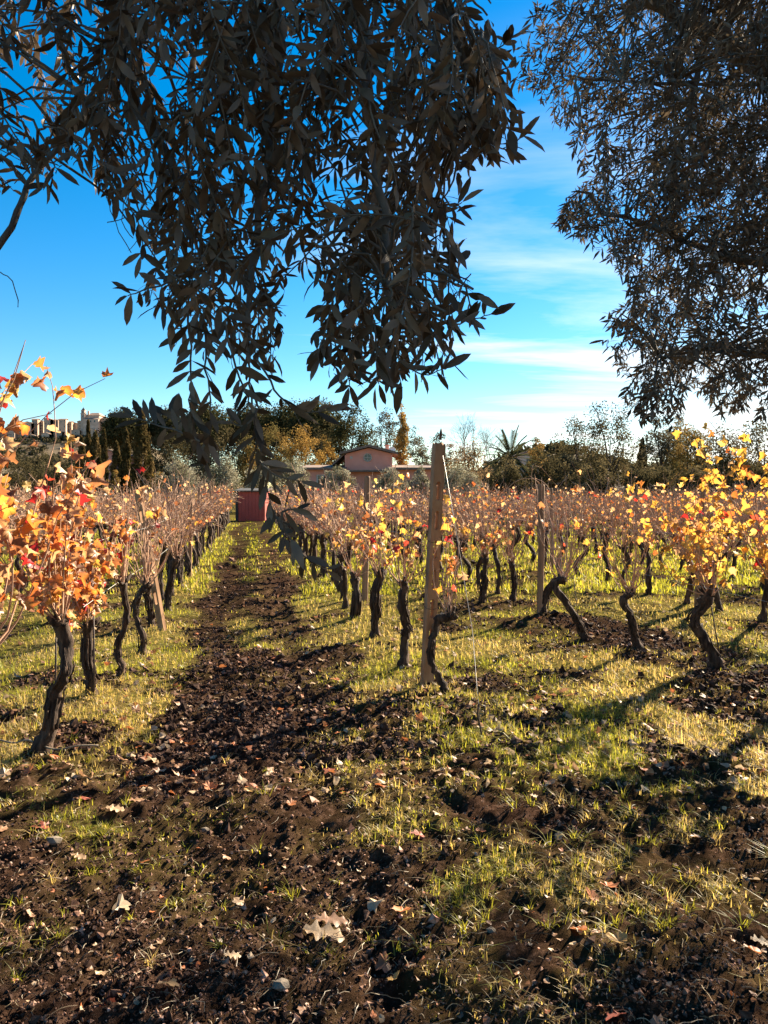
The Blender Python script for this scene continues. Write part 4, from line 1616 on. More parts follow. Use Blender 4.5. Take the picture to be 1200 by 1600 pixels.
# ------------------------------------------------------------------ background trees
def tree_crown(rg, clumps, per, csize, leaf, cols, elong=(1, 1, 1), name='crown', up=0.0):
    """clumps: (n,3) centres; leaf faces spread in each clump"""
    n = len(clumps)
    cs = np.broadcast_to(np.asarray(csize, float), (n,))
    d = rg.normal(0, 1, (n, per, 3))
    d /= np.linalg.norm(d, axis=2)[..., None]
    rad = rg.random((n, per, 1)) ** 0.45
    pos = clumps[:, None, :] + d * rad * cs[:, None, None] * np.array(elong)
    pos = pos.reshape(-1, 3)
    N = len(pos)
    D = rg.normal(0, 1, (N, 3)) + np.array([0, 0, up])
    Nn = rg.normal(0, 1, (N, 3)) + d.reshape(-1, 3) * 0.8
    S = leaf * (0.6 + 0.8 * rg.random(N))
    pv = np.array([(0, -0.5, 0), (0.4, 0, 0.08), (0, 0.5, 0), (-0.4, 0, 0.08)])
    v, f = scatter(pv, np.array([[0, 1, 2, 3]]), pos, frames(D, Nn), S)
    cols = np.asarray(cols, float)
    cl = cols[rg.integers(len(cols), size=n)]
    kc = np.repeat(cl, per, 0) * (0.75 + 0.5 * rg.random((N, 1)))
    return mesh_np(name, v, [f], np.repeat(kc, 4, 0), [M['far_leaf']])


def ell_clumps(rg, n, rx_, ry_, rz_, cz, shell=0.5, bottom=-1.0):
    d = rg.normal(0, 1, (n * 3, 3))
    d /= np.linalg.norm(d, axis=1)[:, None]
    d = d[d[:, 2] > bottom][:n]
    r = shell + (1 - shell) * rg.random((len(d), 1)) ** 0.6
    return d * r * np.array([rx_, ry_, rz_]) * (1 + rg.normal(0, 0.10, (len(d), 1))) + np.array([0, 0, cz])


def limb_trunk(rg, h, r, tops, lean=0.04):
    mb = MB()
    P = gnarl(np.array([(0, 0, -0.3), (rg.normal(0, lean) * h, rg.normal(0, lean) * h, h * 0.5), (rg.normal(0, lean) * h, rg.normal(0, lean) * h, h)]), rg, 4, r * 0.15)
    mb.tube(P, np.linspace(r, r * 0.6, len(P)), 8, wob=0.08, rg=rg)
    for t_ in tops:
        q = gnarl(np.array([P[-1] * 0.98, (P[-1] + t_) / 2 + rg.normal(0, 0.04 * h, 3), t_]), rg, 3, r * 0.1)
        mb.tube(q, np.linspace(r * 0.5, r * 0.1, len(q)), 6, cap=False)
    return mb.mesh('trunk', [M['tree_bark']], True)


COL = dict(
    olive=[(0.26, 0.235, 0.16), (0.34, 0.31, 0.22), (0.17, 0.155, 0.09)],
    pine=[(0.04, 0.042, 0.017), (0.065, 0.060, 0.025), (0.10, 0.085, 0.036)],
    cypress=[(0.05, 0.042, 0.016), (0.085, 0.062, 0.024), (0.13, 0.088, 0.036)],
    gold=[(0.36, 0.22, 0.06), (0.28, 0.17, 0.05), (0.42, 0.26, 0.07)],
    oak=[(0.22, 0.14, 0.045), (0.30, 0.18, 0.055), (0.13, 0.10, 0.035), (0.17, 0.13, 0.045)],
    ever=[(0.06, 0.050, 0.024), (0.09, 0.072, 0.034), (0.13, 0.10, 0.048)],
    grey=[(0.11, 0.095, 0.06), (0.15, 0.125, 0.075), (0.075, 0.068, 0.04)],
    brown=[(0.24, 0.16, 0.085), (0.18, 0.13, 0.07), (0.30, 0.19, 0.09)],
)
brg = np.random.default_rng(55)


def place(px, d):
    return np.array([(px - 600) / 1200 * d, d, 0.0])


def zat(py, d):
    return CAM_Z + (770 - py) / 1200 * d


def round_tree(px, d, wpx, top, label, cols, name='tree', n=46, per=90, leaf=0.26, base=0.15, group=None, cs=0.30, shell=0.30, zb=None):
    b_ = place(px, d)
    if d > 330:
        b_[2] = float(hill_z(b_[0], b_[1])) - 3.5
    H = zat(770 - (770 - top) * 1.12, d) - b_[2]
    W = wpx / 1200 * d / 2
    root = thing(name, label, 'tree', tuple(b_), 0, group)
    z0 = H * base
    rzz = (H - z0) / 2
    cl = ell_clumps(brg, int(n * 1.45), W * 0.85, W * 0.85, rzz * 0.98, z0 + rzz, shell)
    part('trunk', limb_trunk(brg, max(z0 * 1.2, H * 0.3), max(0.10, H * 0.022), cl[:7]), root)
    part('crown', tree_crown(brg, cl, int(per * 0.9), min(W, rzz) * cs * (0.7 + 0.6 * brg.random(len(cl))), leaf * 0.86, cols), root)
    return root


def cypress(px, d, wpx, top, label, group=None):
    b_ = place(px, d)
    H = zat(top, d)
    W = wpx / 1200 * d / 2
    root = thing('cypress_tree', label, 'tree', tuple(b_), 0, group)
    n = 110
    t_ = brg.random(n) ** 0.8
    prof = W * np.sin(np.clip(t_ * 0.9 + 0.12, 0, 1) * math.pi) ** 0.55 * (1 - 0.55 * t_ ** 2.2)
    a_ = brg.random(n) * 6.28
    rr = prof * (0.55 + 0.4 * brg.random(n))
    cl = np.stack([np.cos(a_) * rr, np.sin(a_) * rr, 0.3 + t_ * (H - 0.9)], -1)
    mb = MB()
    mb.tube([(0, 0, -0.3), (0, 0, H * 0.4), (0.05, 0, H * 0.85)], [W * 0.2, W * 0.14, 0.03], 8)
    part('trunk', mb.mesh('trunk', [M['tree_bark']], True), root)
    part('crown', tree_crown(brg, cl, 60, W * 0.34, 0.24 * max(1, d / 90), COL['cypress'], (0.8, 0.8, 2.2), up=2.5), root)


def stone_pine(px, d, wpx, top, bot, label, group='umbrella pines on the wooded rise'):
    b_ = place(px, d)
    H = zat(770 - (770 - top) * 1.10, d)
    zb = zat(bot, d)
    W = wpx / 1200 * d / 2
    root = thing('stone_pine', label, 'tree', tuple(b_), 0, group)
    n = 100
    a_ = brg.random(n) * 6.28
    q = np.sqrt(brg.random(n))
    dome = (H - zb) * np.sqrt(np.clip(1 - q ** 2, 0, 1))
    cl = np.stack([np.cos(a_) * q * W * 0.9, np.sin(a_) * q * W * 0.9, zb + dome * (0.45 + 0.5 * brg.random(n))], -1)
    part('trunk', limb_trunk(brg, zb * 0.75, max(0.25, H * 0.022), cl[:9]), root)
    part('crown', tree_crown(brg, cl, 190, (H - zb) * 0.25 + 0.35, 0.40, COL['pine'], (1.3, 1.3, 0.8)), root)


# wooded rise behind: stone pines
for px, d, w, top, bot, lab in [
    (195, 178, 52, 655, 700, 'stone pine with flat dark top right of the hill town church'),
    (262, 185, 70, 652, 705, 'wide stone pine behind the tall cypress'),
    (325, 175, 78, 648, 706, 'stone pine above the two round olive bushes'),
    (392, 182, 74, 646, 702, 'stone pine partly behind the drooping olive spray'),
    (455, 176, 80, 641, 700, 'stone pine above the golden oaks left of the house'),
    (498, 168, 60, 638, 700, 'highest stone pine on the rise left of the house'),
]:
    stone_pine(px, d, w, top, bot, lab)
round_tree(548, 130, 78, 645, 'large rounded pine directly behind the pink house', COL['pine'], 'pine_tree', 70, 110, 0.30, 0.25, None, 0.26)
round_tree(603, 140, 62, 650, 'greyish loose-leaved tree behind the chimney of the pink house', COL['grey'], 'tree', 44, 80, 0.28, 0.2, None, 0.24)
# dark wood under the pines
for px, d, w, top, lab in [(160, 170, 60, 712, 'dark low tree left of the tall cypress'), (285, 160, 90, 678, 'dark tree under the pines right of the tall cypress'),
                           (345, 158, 95, 676, 'dark tree under the pines above the right olive bush'), (235, 165, 70, 680, 'dark tree directly behind the tall cypress'),
                           (400, 160, 90, 674, 'dark tree behind the drooping olive spray'), (455, 165, 90, 672, 'dark tree behind the golden oaks'), (312, 170, 80, 668, 'dark tree between the pine trunks above the left olive bush'), (372, 172, 80, 668, 'dark tree between the pine trunks above the red shed'), (505, 160, 70, 672, 'dark tree below the highest stone pine'), (110, 150, 90, 725, 'dark low tree under the small cypresses'),
                           (30, 150, 110, 722, 'dark low tree at the far left below the town'), (70, 170, 90, 716, 'dark low tree below the row of town houses')]:
    round_tree(px, d, w, top, lab, COL['ever'], 'tree', 40, 90, 0.36, 0.0, 'dark trees below the rise')
for px, d, w, top, lab in [(430, 125, 66, 672, 'golden brown oak left of the pink house'), (475, 118, 66, 680, 'yellow oak just left of the house gable'),
                           (395, 128, 50, 690, 'small brown oak left of the golden oaks'), (512, 122, 40, 692, 'small golden tree at the left gable eave')]:
    round_tree(px, d, w, top, lab, COL['oak'] if 'brown' in lab else COL['gold'], 'oak_tree', 46, 90, 0.27, 0.1)
round_tree(628, 98, 22, 655, 'tall narrow golden poplar beside the pink house', COL['gold'], 'poplar_tree', 60, 80, 0.24, 0.05, None, 0.55)
round_tree(652, 120, 50, 678, 'grey green tree right of the golden poplar', COL['grey'], 'tree', 44, 80, 0.25, 0.1)
round_tree(682, 118, 44, 690, 'grey green tree behind the tall slotted post', COL['grey'], 'tree', 40, 80, 0.25, 0.1)
round_tree(735, 80, 72, 690, 'brown autumn tree right of the tall slotted post', COL['brown'], 'tree', 60, 80, 0.17, 0.1)
round_tree(705, 84, 40, 705, 'pale brown bush beside the tall slotted post', COL['brown'], 'bush', 36, 80, 0.17, 0.0)
# left cypresses
for px, d, w, top, lab in [(222, 82, 37, 640, 'tall broad cypress left of the olive bushes'), (197, 84, 20, 664, 'narrow dark cypress touching the tall broad one'),
                           (183, 120, 22, 690, 'short dark cypress left of the tall one'), (150, 112, 26, 676, 'rounded cypress left of the short dark one'),
                           (139, 150, 12, 655, 'slim pointed cypress below the church'), (128, 140, 20, 682, 'small dark cypress below the town houses'), (163, 150, 14, 668, 'slim cypress right of the pointed one below the church'),
                           (1003, 88, 20, 682, 'dark cypress among the trees at the right'), (872, 110, 15, 690, 'small cypress right of the palm')]:
    cypress(px, d, w, top, lab, 'cypresses beyond the vineyard')
# olive bushes
for px, d, w, top, lab in [(280, 58, 66, 722, 'round grey olive bush just right of the tall cypress'), (345, 58, 64, 724, 'round grey olive bush just left of the red shed'),
                           (455, 62, 66, 718, 'grey olive bush behind the drooping spray left of the house window'), (532, 64, 46, 734, 'grey olive bush in front of the house gable'),
                           (512, 66, 28, 740, 'small olive bush beside the house window'), (612, 62, 60, 738, 'grey olive bush right of the house front'), (655, 64, 40, 738, 'grey olive bush just left of the tall slotted post'),
                           (720, 62, 66, 734, 'grey olive bush right of the tall slotted post'), (410, 64, 60, 735, 'grey olive bush behind the red shed')]:
    round_tree(px, d, w, top, lab, COL['olive'], 'olive_bush', 60, 120, 0.13, 0.02, 'olive bushes at the end of the vineyard', 0.30, 0.5)
round_tree(246, 66, 22, 728, 'small yellow autumn bush between the tall cypress and olive bush', COL['gold'], 'bush', 26, 70, 0.13, 0.0)
round_tree(178, 70, 26, 736, 'yellow green shrub at the foot of the tall cypress', COL['oak'], 'bush', 26, 70, 0.15, 0.0)
# trees to the right
for px, d, w, top, lab, ck in [(790, 66, 80, 728, 'dark low hedge tree below the palm', 'ever'), (850, 70, 84, 720, 'dark hedge tree right of the palm', 'ever'),
                               (838, 100, 40, 694, 'yellowish tree just right of the palm', 'oak'), (905, 82, 96, 668, 'big dark evergreen right of the palm', 'ever'),
                               (955, 80, 92, 644, 'tallest dark evergreen on the right horizon', 'ever'), (890, 74, 60, 708, 'grey olive-like bush before the big evergreen', 'grey'),
                               (1035, 78, 70, 662, 'greyish tree right of the dark cypress', 'grey'), (1075, 74, 80, 668, 'light green tree hanging below the second olive tree', 'oak'),
                               (1130, 70, 100, 676, 'dark tree near the right edge', 'ever'), (1195, 66, 110, 668, 'dark tree at the right edge', 'ever'), (930, 66, 90, 722, 'low dark bush behind the round wooden post', 'ever'),
                               (1010, 64, 100, 728, 'low dark bush below the dark cypress', 'ever'), (1100, 62, 110, 730, 'low dark bush behind the yellow vine', 'ever'), (1190, 60, 110, 726, 'low dark bush at the right edge', 'ever'),
                               (1060, 92, 70, 655, 'distant pale tree on the right horizon', 'grey'), (690, 66, 50, 740, 'low dark bush behind the tall slotted post', 'ever')]:
    round_tree(px, d, w, top, lab, COL[ck], 'tree', 52, 100, 0.20, 0.02, 'trees beyond the right half of the vineyard')


def bare_tree(px, d, top, label):
    b_ = place(px, d)
    H = zat(top, d)
    root = thing('bare_tree', label, 'tree', tuple(b_))
    mb = MB()
    tw = MB()

    def rec(p0, dr, L_, r, lev):
        p1 = p0 + dr * L_
        mid = (p0 + p1) / 2 + brg.normal(0, 0.05 * L_, 3)
        (mb if lev < 3 else tw).tube(np.array([p0, mid, p1]), [r, r * 0.8, r * 0.62], 6 if lev < 3 else 3, cap=False)
        if lev >= 6:
            return
        for k in range(2 if lev < 1 else 3):
            nd = dr + brg.normal(0, 0.42, 3) + np.array([0, 0, 0.10])
            nd /= np.linalg.norm(nd)
            rec(p1, nd, L_ * (0.62 + 0.2 * brg.random()), r * 0.58, lev + 1)
    rec(np.zeros(3) - np.array([0, 0, 0.2]), np.array([0.02, 0, 1.0]), H * 0.30, H * 0.02, 0)
    part('trunk', mb.mesh('trunk', [M['tree_bark']], True), root)
    part('twigs', tw.mesh('twigs', [M['tree_bark']]), root, 'stuff')


bare_tree(728, 100, 655, 'leafless tree with fine twigs above the brown autumn tree')
bare_tree(752, 108, 668, 'second leafless tree between the autumn tree and the palm')


def palm(px, d, top, label):
    b_ = place(px, d)
    H = zat(top, d)
    root = thing('palm_tree', label, 'tree', tuple(b_))
    hz = H - 2.5
    mb = MB()
    zz_ = np.linspace(-0.3, hz, 16)
    mb.tube(np.stack([np.sin(zz_ * 0.3) * 0.06, zz_ * 0, zz_], -1), 0.30 + 0.05 * (np.arange(16) % 2), 10)
    part('trunk', mb.mesh('trunk', [M['tree_bark']], True), root)
    for k in range(42):
        az = k * 2.399
        el = R(82) - (k / 42) * R(125)
        d0 = np.array([math.cos(az) * math.cos(el), math.sin(az) * math.cos(el), math.sin(el)])
        L_ = 2.5 + 0.6 * brg.random()
        P = [np.array([0, 0, hz])]
        dd = d0.copy()
        for s in range(8):
            dd = dd + np.array([0, 0, -0.10])
            dd /= np.linalg.norm(dd)
            P.append(P[-1] + dd * L_ / 8)
        P = np.array(P)
        mb = MB()
        mb.tube(P, np.linspace(0.03, 0.008, 9), 4, (0.10, 0.085, 0.04), cap=False)
        sd = np.cross(d0, [0, 0, 1.0])
        sd /= np.linalg.norm(sd) + 1e-9
        # fan leaflets gathered toward the tip
        for s in np.linspace(0.30, 1.0, 20):
            t_ = s * 7.99
            i0 = int(t_)
            q = P[i0] + (P[i0 + 1] - P[i0]) * (t_ - i0)
            T = (P[i0 + 1] - P[i0])
            T /= np.linalg.norm(T)
            for sg in (1, -1):
                ld = sd * sg * 0.75 + T * (0.6 + 0.4 * s) + np.array([0, 0, -0.12])
                ld /= np.linalg.norm(ld)
                ll = 0.62 * (1.15 - 0.4 * s)
                w_ = np.cross(ld, [0.2, 0.3, 1])
                w_ = w_ / np.linalg.norm(w_) * 0.05
                mb.add([q - w_, q + w_, q + ld * ll], [[(0, 1, 2)]], (0.075, 0.075, 0.035))
        part('frond', mb.mesh('frond', [M['far_leaf']]), root)


palm(797, 72, 676, 'palm tree with spread fronds against the sky right of the autumn tree')

# wood on the far hill, one mass
hp = []
xs_ = brg.uniform(-800, -180, 8000)
ys_ = brg.uniform(420, 1172, 8000)
hz_ = hill_z(xs_, ys_)
ok = (hz_ > 6) & (fbm(xs_ / 90, ys_ / 90, 15, 2) > 0.30) & (np.abs(xs_ / ys_) < 0.56)
hp = np.stack([xs_[ok], ys_[ok], hz_[ok] - 1.5], -1)
xs_ = brg.uniform(20, 420, 1500)
ys_ = brg.uniform(400, 640, 1500)
hz_ = hill_z(xs_, ys_)
ok = hz_ > 4
hp = np.vstack([hp, np.stack([xs_[ok], ys_[ok], hz_[ok] - 1.5], -1)])
o = obj('hillside_wood', tree_crown(brg, hp, 14, 5.0, 3.4, [(0.05, 0.045, 0.022), (0.085, 0.07, 0.038), (0.035, 0.035, 0.018), (0.11, 0.085, 0.05)]))
tag(o, 'patchy scrub and woods covering the far hillside', 'wood', kind='stuff')


# ------------------------------------------------------------------ buildings
def gable_roof(x0, x1, y0, y1, ze, za, ov=0.5, th=0.18, axis_='y', mat='rooftile'):
    """ridge along y (gable faces the camera) or along x"""
    mb = MB()
    if axis_ == 'y':
        xm = (x0 + x1) / 2
        sl = (za - ze) / (xm - x0)
        pr = [(x0 - ov, ze - sl * ov), (xm, za), (x1 + ov, ze - sl * ov), (x1 + ov, ze - sl * ov + th), (xm, za + th), (x0 - ov, ze - sl * ov + th)]
        Vv = [(px_, y_, pz_) for y_ in (y0 - ov, y1 + ov) for px_, pz_ in pr]
    else:
        ym = (y0 + y1) / 2
        sl = (za - ze) / (ym - y0)
        pr = [(y0 - ov, ze - sl * ov), (ym, za), (y1 + ov, ze - sl * ov), (y1 + ov, ze - sl * ov + th), (ym, za + th), (y0 - ov, ze - sl * ov + th)]
        Vv = [(x_, py_, pz_) for x_ in (x0 - ov, x1 + ov) for py_, pz_ in pr]
    Ff4 = [(0, 1, 4, 5), (1, 2, 3, 4), (7, 6, 11, 10), (8, 7, 10, 9), (0, 6, 7, 1), (1, 7, 8, 2), (2, 8, 9, 3), (3, 9, 10, 4), (4, 10, 11, 5), (5, 11, 6, 0)]
    mb.add(Vv, [Ff4])
    return mb.mesh('roof', [M[mat]])


def gable_wall(x0, x1, y0, y1, ze, za, mat):
    mb = MB()
    xm = (x0 + x1) / 2
    pr = [(x0, 0), (x1, 0), (x1, ze), (xm, za), (x0, ze)]
    Vv = [(a_, y_, b_) for y_ in (y0, y1) for a_, b_ in pr]
    mb.add(Vv, [[(0, 1, 2, 3, 4)], [(9, 8, 7, 6, 5)], [(0, 5, 6, 1), (1, 6, 7, 2), (2, 7, 8, 3), (3, 8, 9, 4), (4, 9, 5, 0)]])
    return mb.mesh('wall', [M[mat]])


HD = 90.0
hk = HD / 1200
hb = place(577, HD)
house = thing('country_house', 'pink country house with round gable window behind the vineyard', 'house', tuple(hb))


def hx_(px):
    return (px - 577) * hk


part('wall', gable_wall(hx_(541), hx_(612), 0, 9, zat(709, HD), zat(700, HD), 'plaster'), house)
rf = part('roof', gable_roof(hx_(541), hx_(612), 0, 9, zat(708, HD), zat(699, HD), 0.75, 0.28), house)
mb = MB()
mb.box(hx_(602), hx_(608), 3.0, 3.6, zat(705, HD), zat(694, HD))
mb.box(hx_(601), hx_(609), 2.9, 3.7, zat(694, HD), zat(692.5, HD))
part('chimney', mb.mesh('chimney', [M['plaster']]), rf)
mb = MB()
th = np.linspace(0, 2 * math.pi, 17)[:-1]
Vv = [(0, 0.10, 0)] + [(0.26 * math.cos(t), 0.03, 0.26 * math.sin(t)) for t in th] + [(0.38 * math.cos(t), -0.05, 0.38 * math.sin(t)) for t in th]
Ff3 = [(0, 1 + (i + 1) % 16, 1 + i) for i in range(16)]
Ff4 = [(1 + i, 1 + (i + 1) % 16, 17 + (i + 1) % 16, 17 + i) for i in range(16)]
mb.add(np.array(Vv) + np.array([hx_(613), 2.6, zat(701, HD)]), [Ff3, Ff4])
part('satellite_dish', mb.mesh('satellite_dish', [M['white']], True), rf)
mb = MB()
cz_ = zat(715, HD)
mb.add([(hx_(574.5) + 0.42 * math.cos(t), -0.02, cz_ + 0.42 * math.sin(t)) for t in th], [[tuple(range(16))[::-1]]])
w_ = part('window', mb.mesh('window', [M['glass']]), house)
mb = MB()
P = np.array([(hx_(574.5) + 0.45 * math.cos(t), -0.05, cz_ + 0.45 * math.sin(t)) for t in np.linspace(0, 2 * math.pi, 25)])
mb.tube(P, 0.06, 6, cap=False)
part('frame', mb.mesh('frame', [M['trim']], True), w_)
mb = MB()
mb.box(hx_(574.5) - 0.025, hx_(574.5) + 0.025, -0.06, -0.03, cz_ - 0.42, cz_ + 0.42)
mb.box(hx_(574.5) - 0.42, hx_(574.5) + 0.42, -0.055, -0.035, cz_ - 0.025, cz_ + 0.025)
part('glazing_bar', mb.mesh('glazing_bar', [M['trim']]), w_)
mb = MB()
mb.box(hx_(547), hx_(551), -0.06, -0.01, zat(717, HD), zat(713, HD))
part('wall_lamp', mb.mesh('wall_lamp', [M['trim']]), house)
for a_, b_, nm in ((539, 542, 'left'), (610, 613, 'right')):
    mb = MB()
    mb.box(hx_(a_), hx_(b_), -0.1, 0.15, zat(735, HD), zat(711, HD))
    part('corner_pier', mb.mesh('corner_pier', [M['plaster']]), house)
# wings with tiled lean-to roofs
for x0, x1 in ((475, 542), (611, 690)):
    mb = MB()
    mb.box(hx_(x0), hx_(x1), -1.0, 6, 0, zat(734, HD))
    part('wing_wall', mb.mesh('wing_wall', [M['plaster']]), house)
    mb = MB()
    z0, z1 = zat(734.5, HD), zat(727, HD)
    mb.add([(hx_(x0) - .4, -1.8, z0), (hx_(x1) - 0.03, -1.8, z0), (hx_(x1) - 0.03, 6.2, z1), (hx_(x0) - .4, 6.2, z1),
            (hx_(x0) - .4, -1.8, z0 + .25), (hx_(x1) - 0.03, -1.8, z0 + .25), (hx_(x1) - 0.03, 6.2, z1 + .25), (hx_(x0) - .4, 6.2, z1 + .25)],
           [[(0, 3, 2, 1), (4, 5, 6, 7), (0, 1, 5, 4), (1, 2, 6, 5), (2, 3, 7, 6), (3, 0, 4, 7)]])
    part('wing_roof', mb.mesh('wing_roof', [M['rooftile']]), house)
mb = MB()
mb.box(hx_(543), hx_(610), -1.6, -0.02, zat(737.5, HD), zat(735, HD))
part('porch_roof', mb.mesh('porch_roof', [M['rooftile']]), house)
mb = MB()
x0, x1 = hx_(519), hx_(541)
mb.add([(x0, 0, zat(728, HD)), (x1, 0, zat(708, HD)), (x1, 8, zat(708, HD)), (x0, 8, zat(728, HD)), (x0, 0, zat(725, HD)), (x1, 0, zat(705, HD)), (x1, 8, zat(705, HD)), (x0, 8, zat(725, HD))],
       [[(0, 3, 2, 1), (4, 5, 6, 7), (0, 1, 5, 4), (1, 2, 6, 5), (2, 3, 7, 6), (3, 0, 4, 7)]])
part('side_roof', mb.mesh('side_roof', [M['rooftile']]), house)
mb = MB()
mb.box(hx_(497), hx_(507), -1.05, -0.98, zat(757, HD), zat(743, HD))
w_ = part('window', mb.mesh('window', [M['glass']]), house)
mb = MB()
for a_, b_, c_, d_ in ((496, 498, 758, 742), (506, 508, 758, 742), (501.5, 502.5, 757, 743), (498, 506, 743.5, 742), (498, 506, 758, 756.5), (498, 506, 750.3, 749.5)):
    mb.box(hx_(a_), hx_(b_), -1.11, -1.06, zat(c_, HD), zat(d_, HD))
part('frame', mb.mesh('frame', [M['trim']]), w_)

# red shed at the end of the path
SD = 43.0
sb_ = place(392, SD)
shed = thing('red_shed', 'small dark red shed at the end of the dirt path', 'shed', tuple(sb_))
sk = SD / 1200
w2_ = 0.98
mb = MB()
mb.box(-20 * sk, 22 * sk, 0, 1.8, -0.1, 1.66)
part('wall', mb.mesh('wall', [M['redpaint']]), shed)
for xd in np.arange(-19 * sk, 17 * sk, 0.19):
    mb = MB()
    mb.box(xd, xd + 0.165, -0.022, -0.002, 0.02, 1.62)
    part('plank', mb.mesh('plank', [M['redpaint']]), shed)
mb = MB()
mb.add([(-26 * sk, -0.25, 1.663), (26 * sk, -0.25, 1.663), (26 * sk, 2.0, 1.80), (-26 * sk, 2.0, 1.80), (-26 * sk, -0.25, 1.73), (26 * sk, -0.25, 1.73), (26 * sk, 2.0, 1.87), (-26 * sk, 2.0, 1.87)],
       [[(0, 3, 2, 1), (4, 5, 6, 7), (0, 1, 5, 4), (1, 2, 6, 5), (2, 3, 7, 6), (3, 0, 4, 7)]])
part('roof', mb.mesh('roof', [M['darkroof']]), shed)
mb = MB()
mb.box(-24 * sk, -20.2 * sk, -0.05, 0.1, 0, 1.66)
part('corner_post', mb.mesh('corner_post', [M['darkroof']]), shed)

# dark red house far behind small cypresses
TD = 160.0
rb = place(170, TD)
rh = thing('red_house', 'dull red house half hidden behind the small cypresses at left', 'house', tuple(rb))
part('wall', gable_wall(-4, 4, 0, 8, zat(712, TD), zat(704, TD), 'plaster'), rh)
part('roof', gable_roof(-4, 4, 0, 8, zat(712, TD), zat(704, TD), 0.5, 0.25), rh)
for wx_ in (-1.6, 1.2):
    mb = MB()
    mb.box(wx_, wx_ + 0.9, -0.04, -0.01, zat(728, TD), zat(719, TD))
    part('window', mb.mesh('window', [M['glass']]), rh)

# pale house right of the palm
PD = 110.0
pb = place(828, PD)
ph = thing('pale_house', 'pale house glimpsed just right of the palm', 'house', tuple(pb))
part('wall', gable_wall(-1.8, 1.8, 0, 6, zat(712, PD), zat(706, PD), 'trim'), ph)
part('roof', gable_roof(-1.8, 1.8, 0, 6, zat(712, PD), zat(706, PD), 0.3, 0.2), ph)
mb = MB()
mb.box(-0.5, 0.4, -0.04, -0.01, zat(726, PD), zat(717, PD))
part('window', mb.mesh('window', [M['glass']]), ph)

# hill town
CD = 1180.0


def town_house(px0, px1, top, bot, dep, tone, label, d=CD, nwin=3, rz=0.0):
    c_ = (px0 + px1) / 2
    b_ = place(c_, d)
    zb = zat(bot, d)
    b_[2] = zb
    hw = (px1 - px0) / 2 / 1200 * d
    H = zat(top, d) - zb
    root = thing('town_house', label, 'house', tuple(b_), rz, 'houses of the hill town')
    mb = MB()
    mb.box(-hw, hw, 0, dep, -12, H, tone)
    part('wall', mb.mesh('wall', [M['townwall']]), root)
    if int(px0) % 2:
        part('roof', gable_roof(-hw, hw, 0, dep, H, H + dep * 0.16, 0.6, 0.4, 'x', 'townroof'), root)
    else:
        part('gable', gable_wall(-hw, hw, 0.02, dep - 0.02, H - 0.01, H + hw * 0.32, 'townwall'), root)
        part('roof', gable_roof(-hw, hw, 0, dep, H + 0.05, H + hw * 0.32 + 0.05, 0.6, 0.4, 'y', 'townroof'), root)
    wm = MB()
    wm.box(-0.6, 0.6, -0.12, -0.02, -0.95, 0.95)
    wme = wm.mesh('window', [M['glass']])
    ks = 0
    for r_ in range(max(1, int(H / 4.0))):
        for c2 in range(nwin):
            if brg.random() < 0.4:
                continue
            o = part('window', wme, root)
            o.location = (-hw + (c2 + 0.5 + brg.normal(0, 0.1)) * 2 * hw / nwin, 0, H - 2.6 - 4.2 * r_ + brg.normal(0, 0.4))
    return root


TH = [(-30, -16, 672, 700, 12, 0.9, 'leftmost hill town house behind the orange vine'), (-15, -3, 668, 700, 12, 1.05, 'pale hill town house at the very left edge'),
      (-2, 12, 671, 700, 12, 0.8, 'darker hill town house at the left edge'), (13, 24, 664, 697, 12, 1.0, 'tall hill town house second from the left edge'),
      (25, 37, 667, 697, 12, 0.85, 'hill town house with low roof above the orange leaves'), (38, 50, 661, 695, 12, 1.1, 'bright hill town house above the orange leaves'),
      (51, 60, 656, 692, 10, 0.75, 'narrow dark hill town house left of the long block'), (61, 69, 659, 692, 10, 0.95, 'narrow pale hill town house left of the long block'), (70, 80, 655, 690, 10, 0.9, 'left end of the long hill town block'),
      (81, 92, 657, 690, 10, 0.78, 'middle of the long hill town block'), (93, 104, 656, 690, 10, 1.0, 'right part of the long hill town block'), (105, 113, 660, 690, 10, 0.85, 'small dark hill town house right of the long block'),
      (114, 122, 662, 688, 9, 1.1, 'low bright hill town house left of the church'), (122, 130, 659, 688, 9, 0.9, 'small hill town house touching the church tower'),
      (136, 150, 672, 694, 9, 0.95, 'hill town house below the church nave'), (152, 162, 677, 698, 9, 1.05, 'pale hill town house below the church choir'), (163, 172, 680, 698, 9, 0.85, 'darker hill town house below the church choir'),
      (112, 126, 673, 692, 8, 0.85, 'lower hill town house below the low bright one'), (174, 190, 684, 700, 8, 1.1, 'rightmost pale hill town house beside the pine'),
      (86, 98, 675, 694, 8, 0.75, 'lower dark hill town house under the long block'), (66, 78, 678, 694, 8, 1.05, 'lower pale hill town house under the long block'), (42, 56, 681, 697, 8, 0.9, 'lower hill town house among the orange leaves'),
      (99, 109, 681, 696, 8, 1.1, 'lowest white hill town house under the long block')]
for i, (a_, b_, t_, bo, dp, tn, lab) in enumerate(TH):
    dd = CD - (30 if t_ >= 672 else 0) + (i * 7 % 5) * 5
    town_house(a_, b_, t_, bo, dp, (tn, tn * 0.97, tn * 0.92), lab, dd, 2 + i % 2)

ch = place(150, CD)
chz = zat(682, CD)
ch[2] = chz
church = thing('church', 'hilltop church with bell tower and polygonal choir above the town', 'church', tuple(ch))
ck = CD / 1200


def zc(py):
    return zat(py, CD) - chz


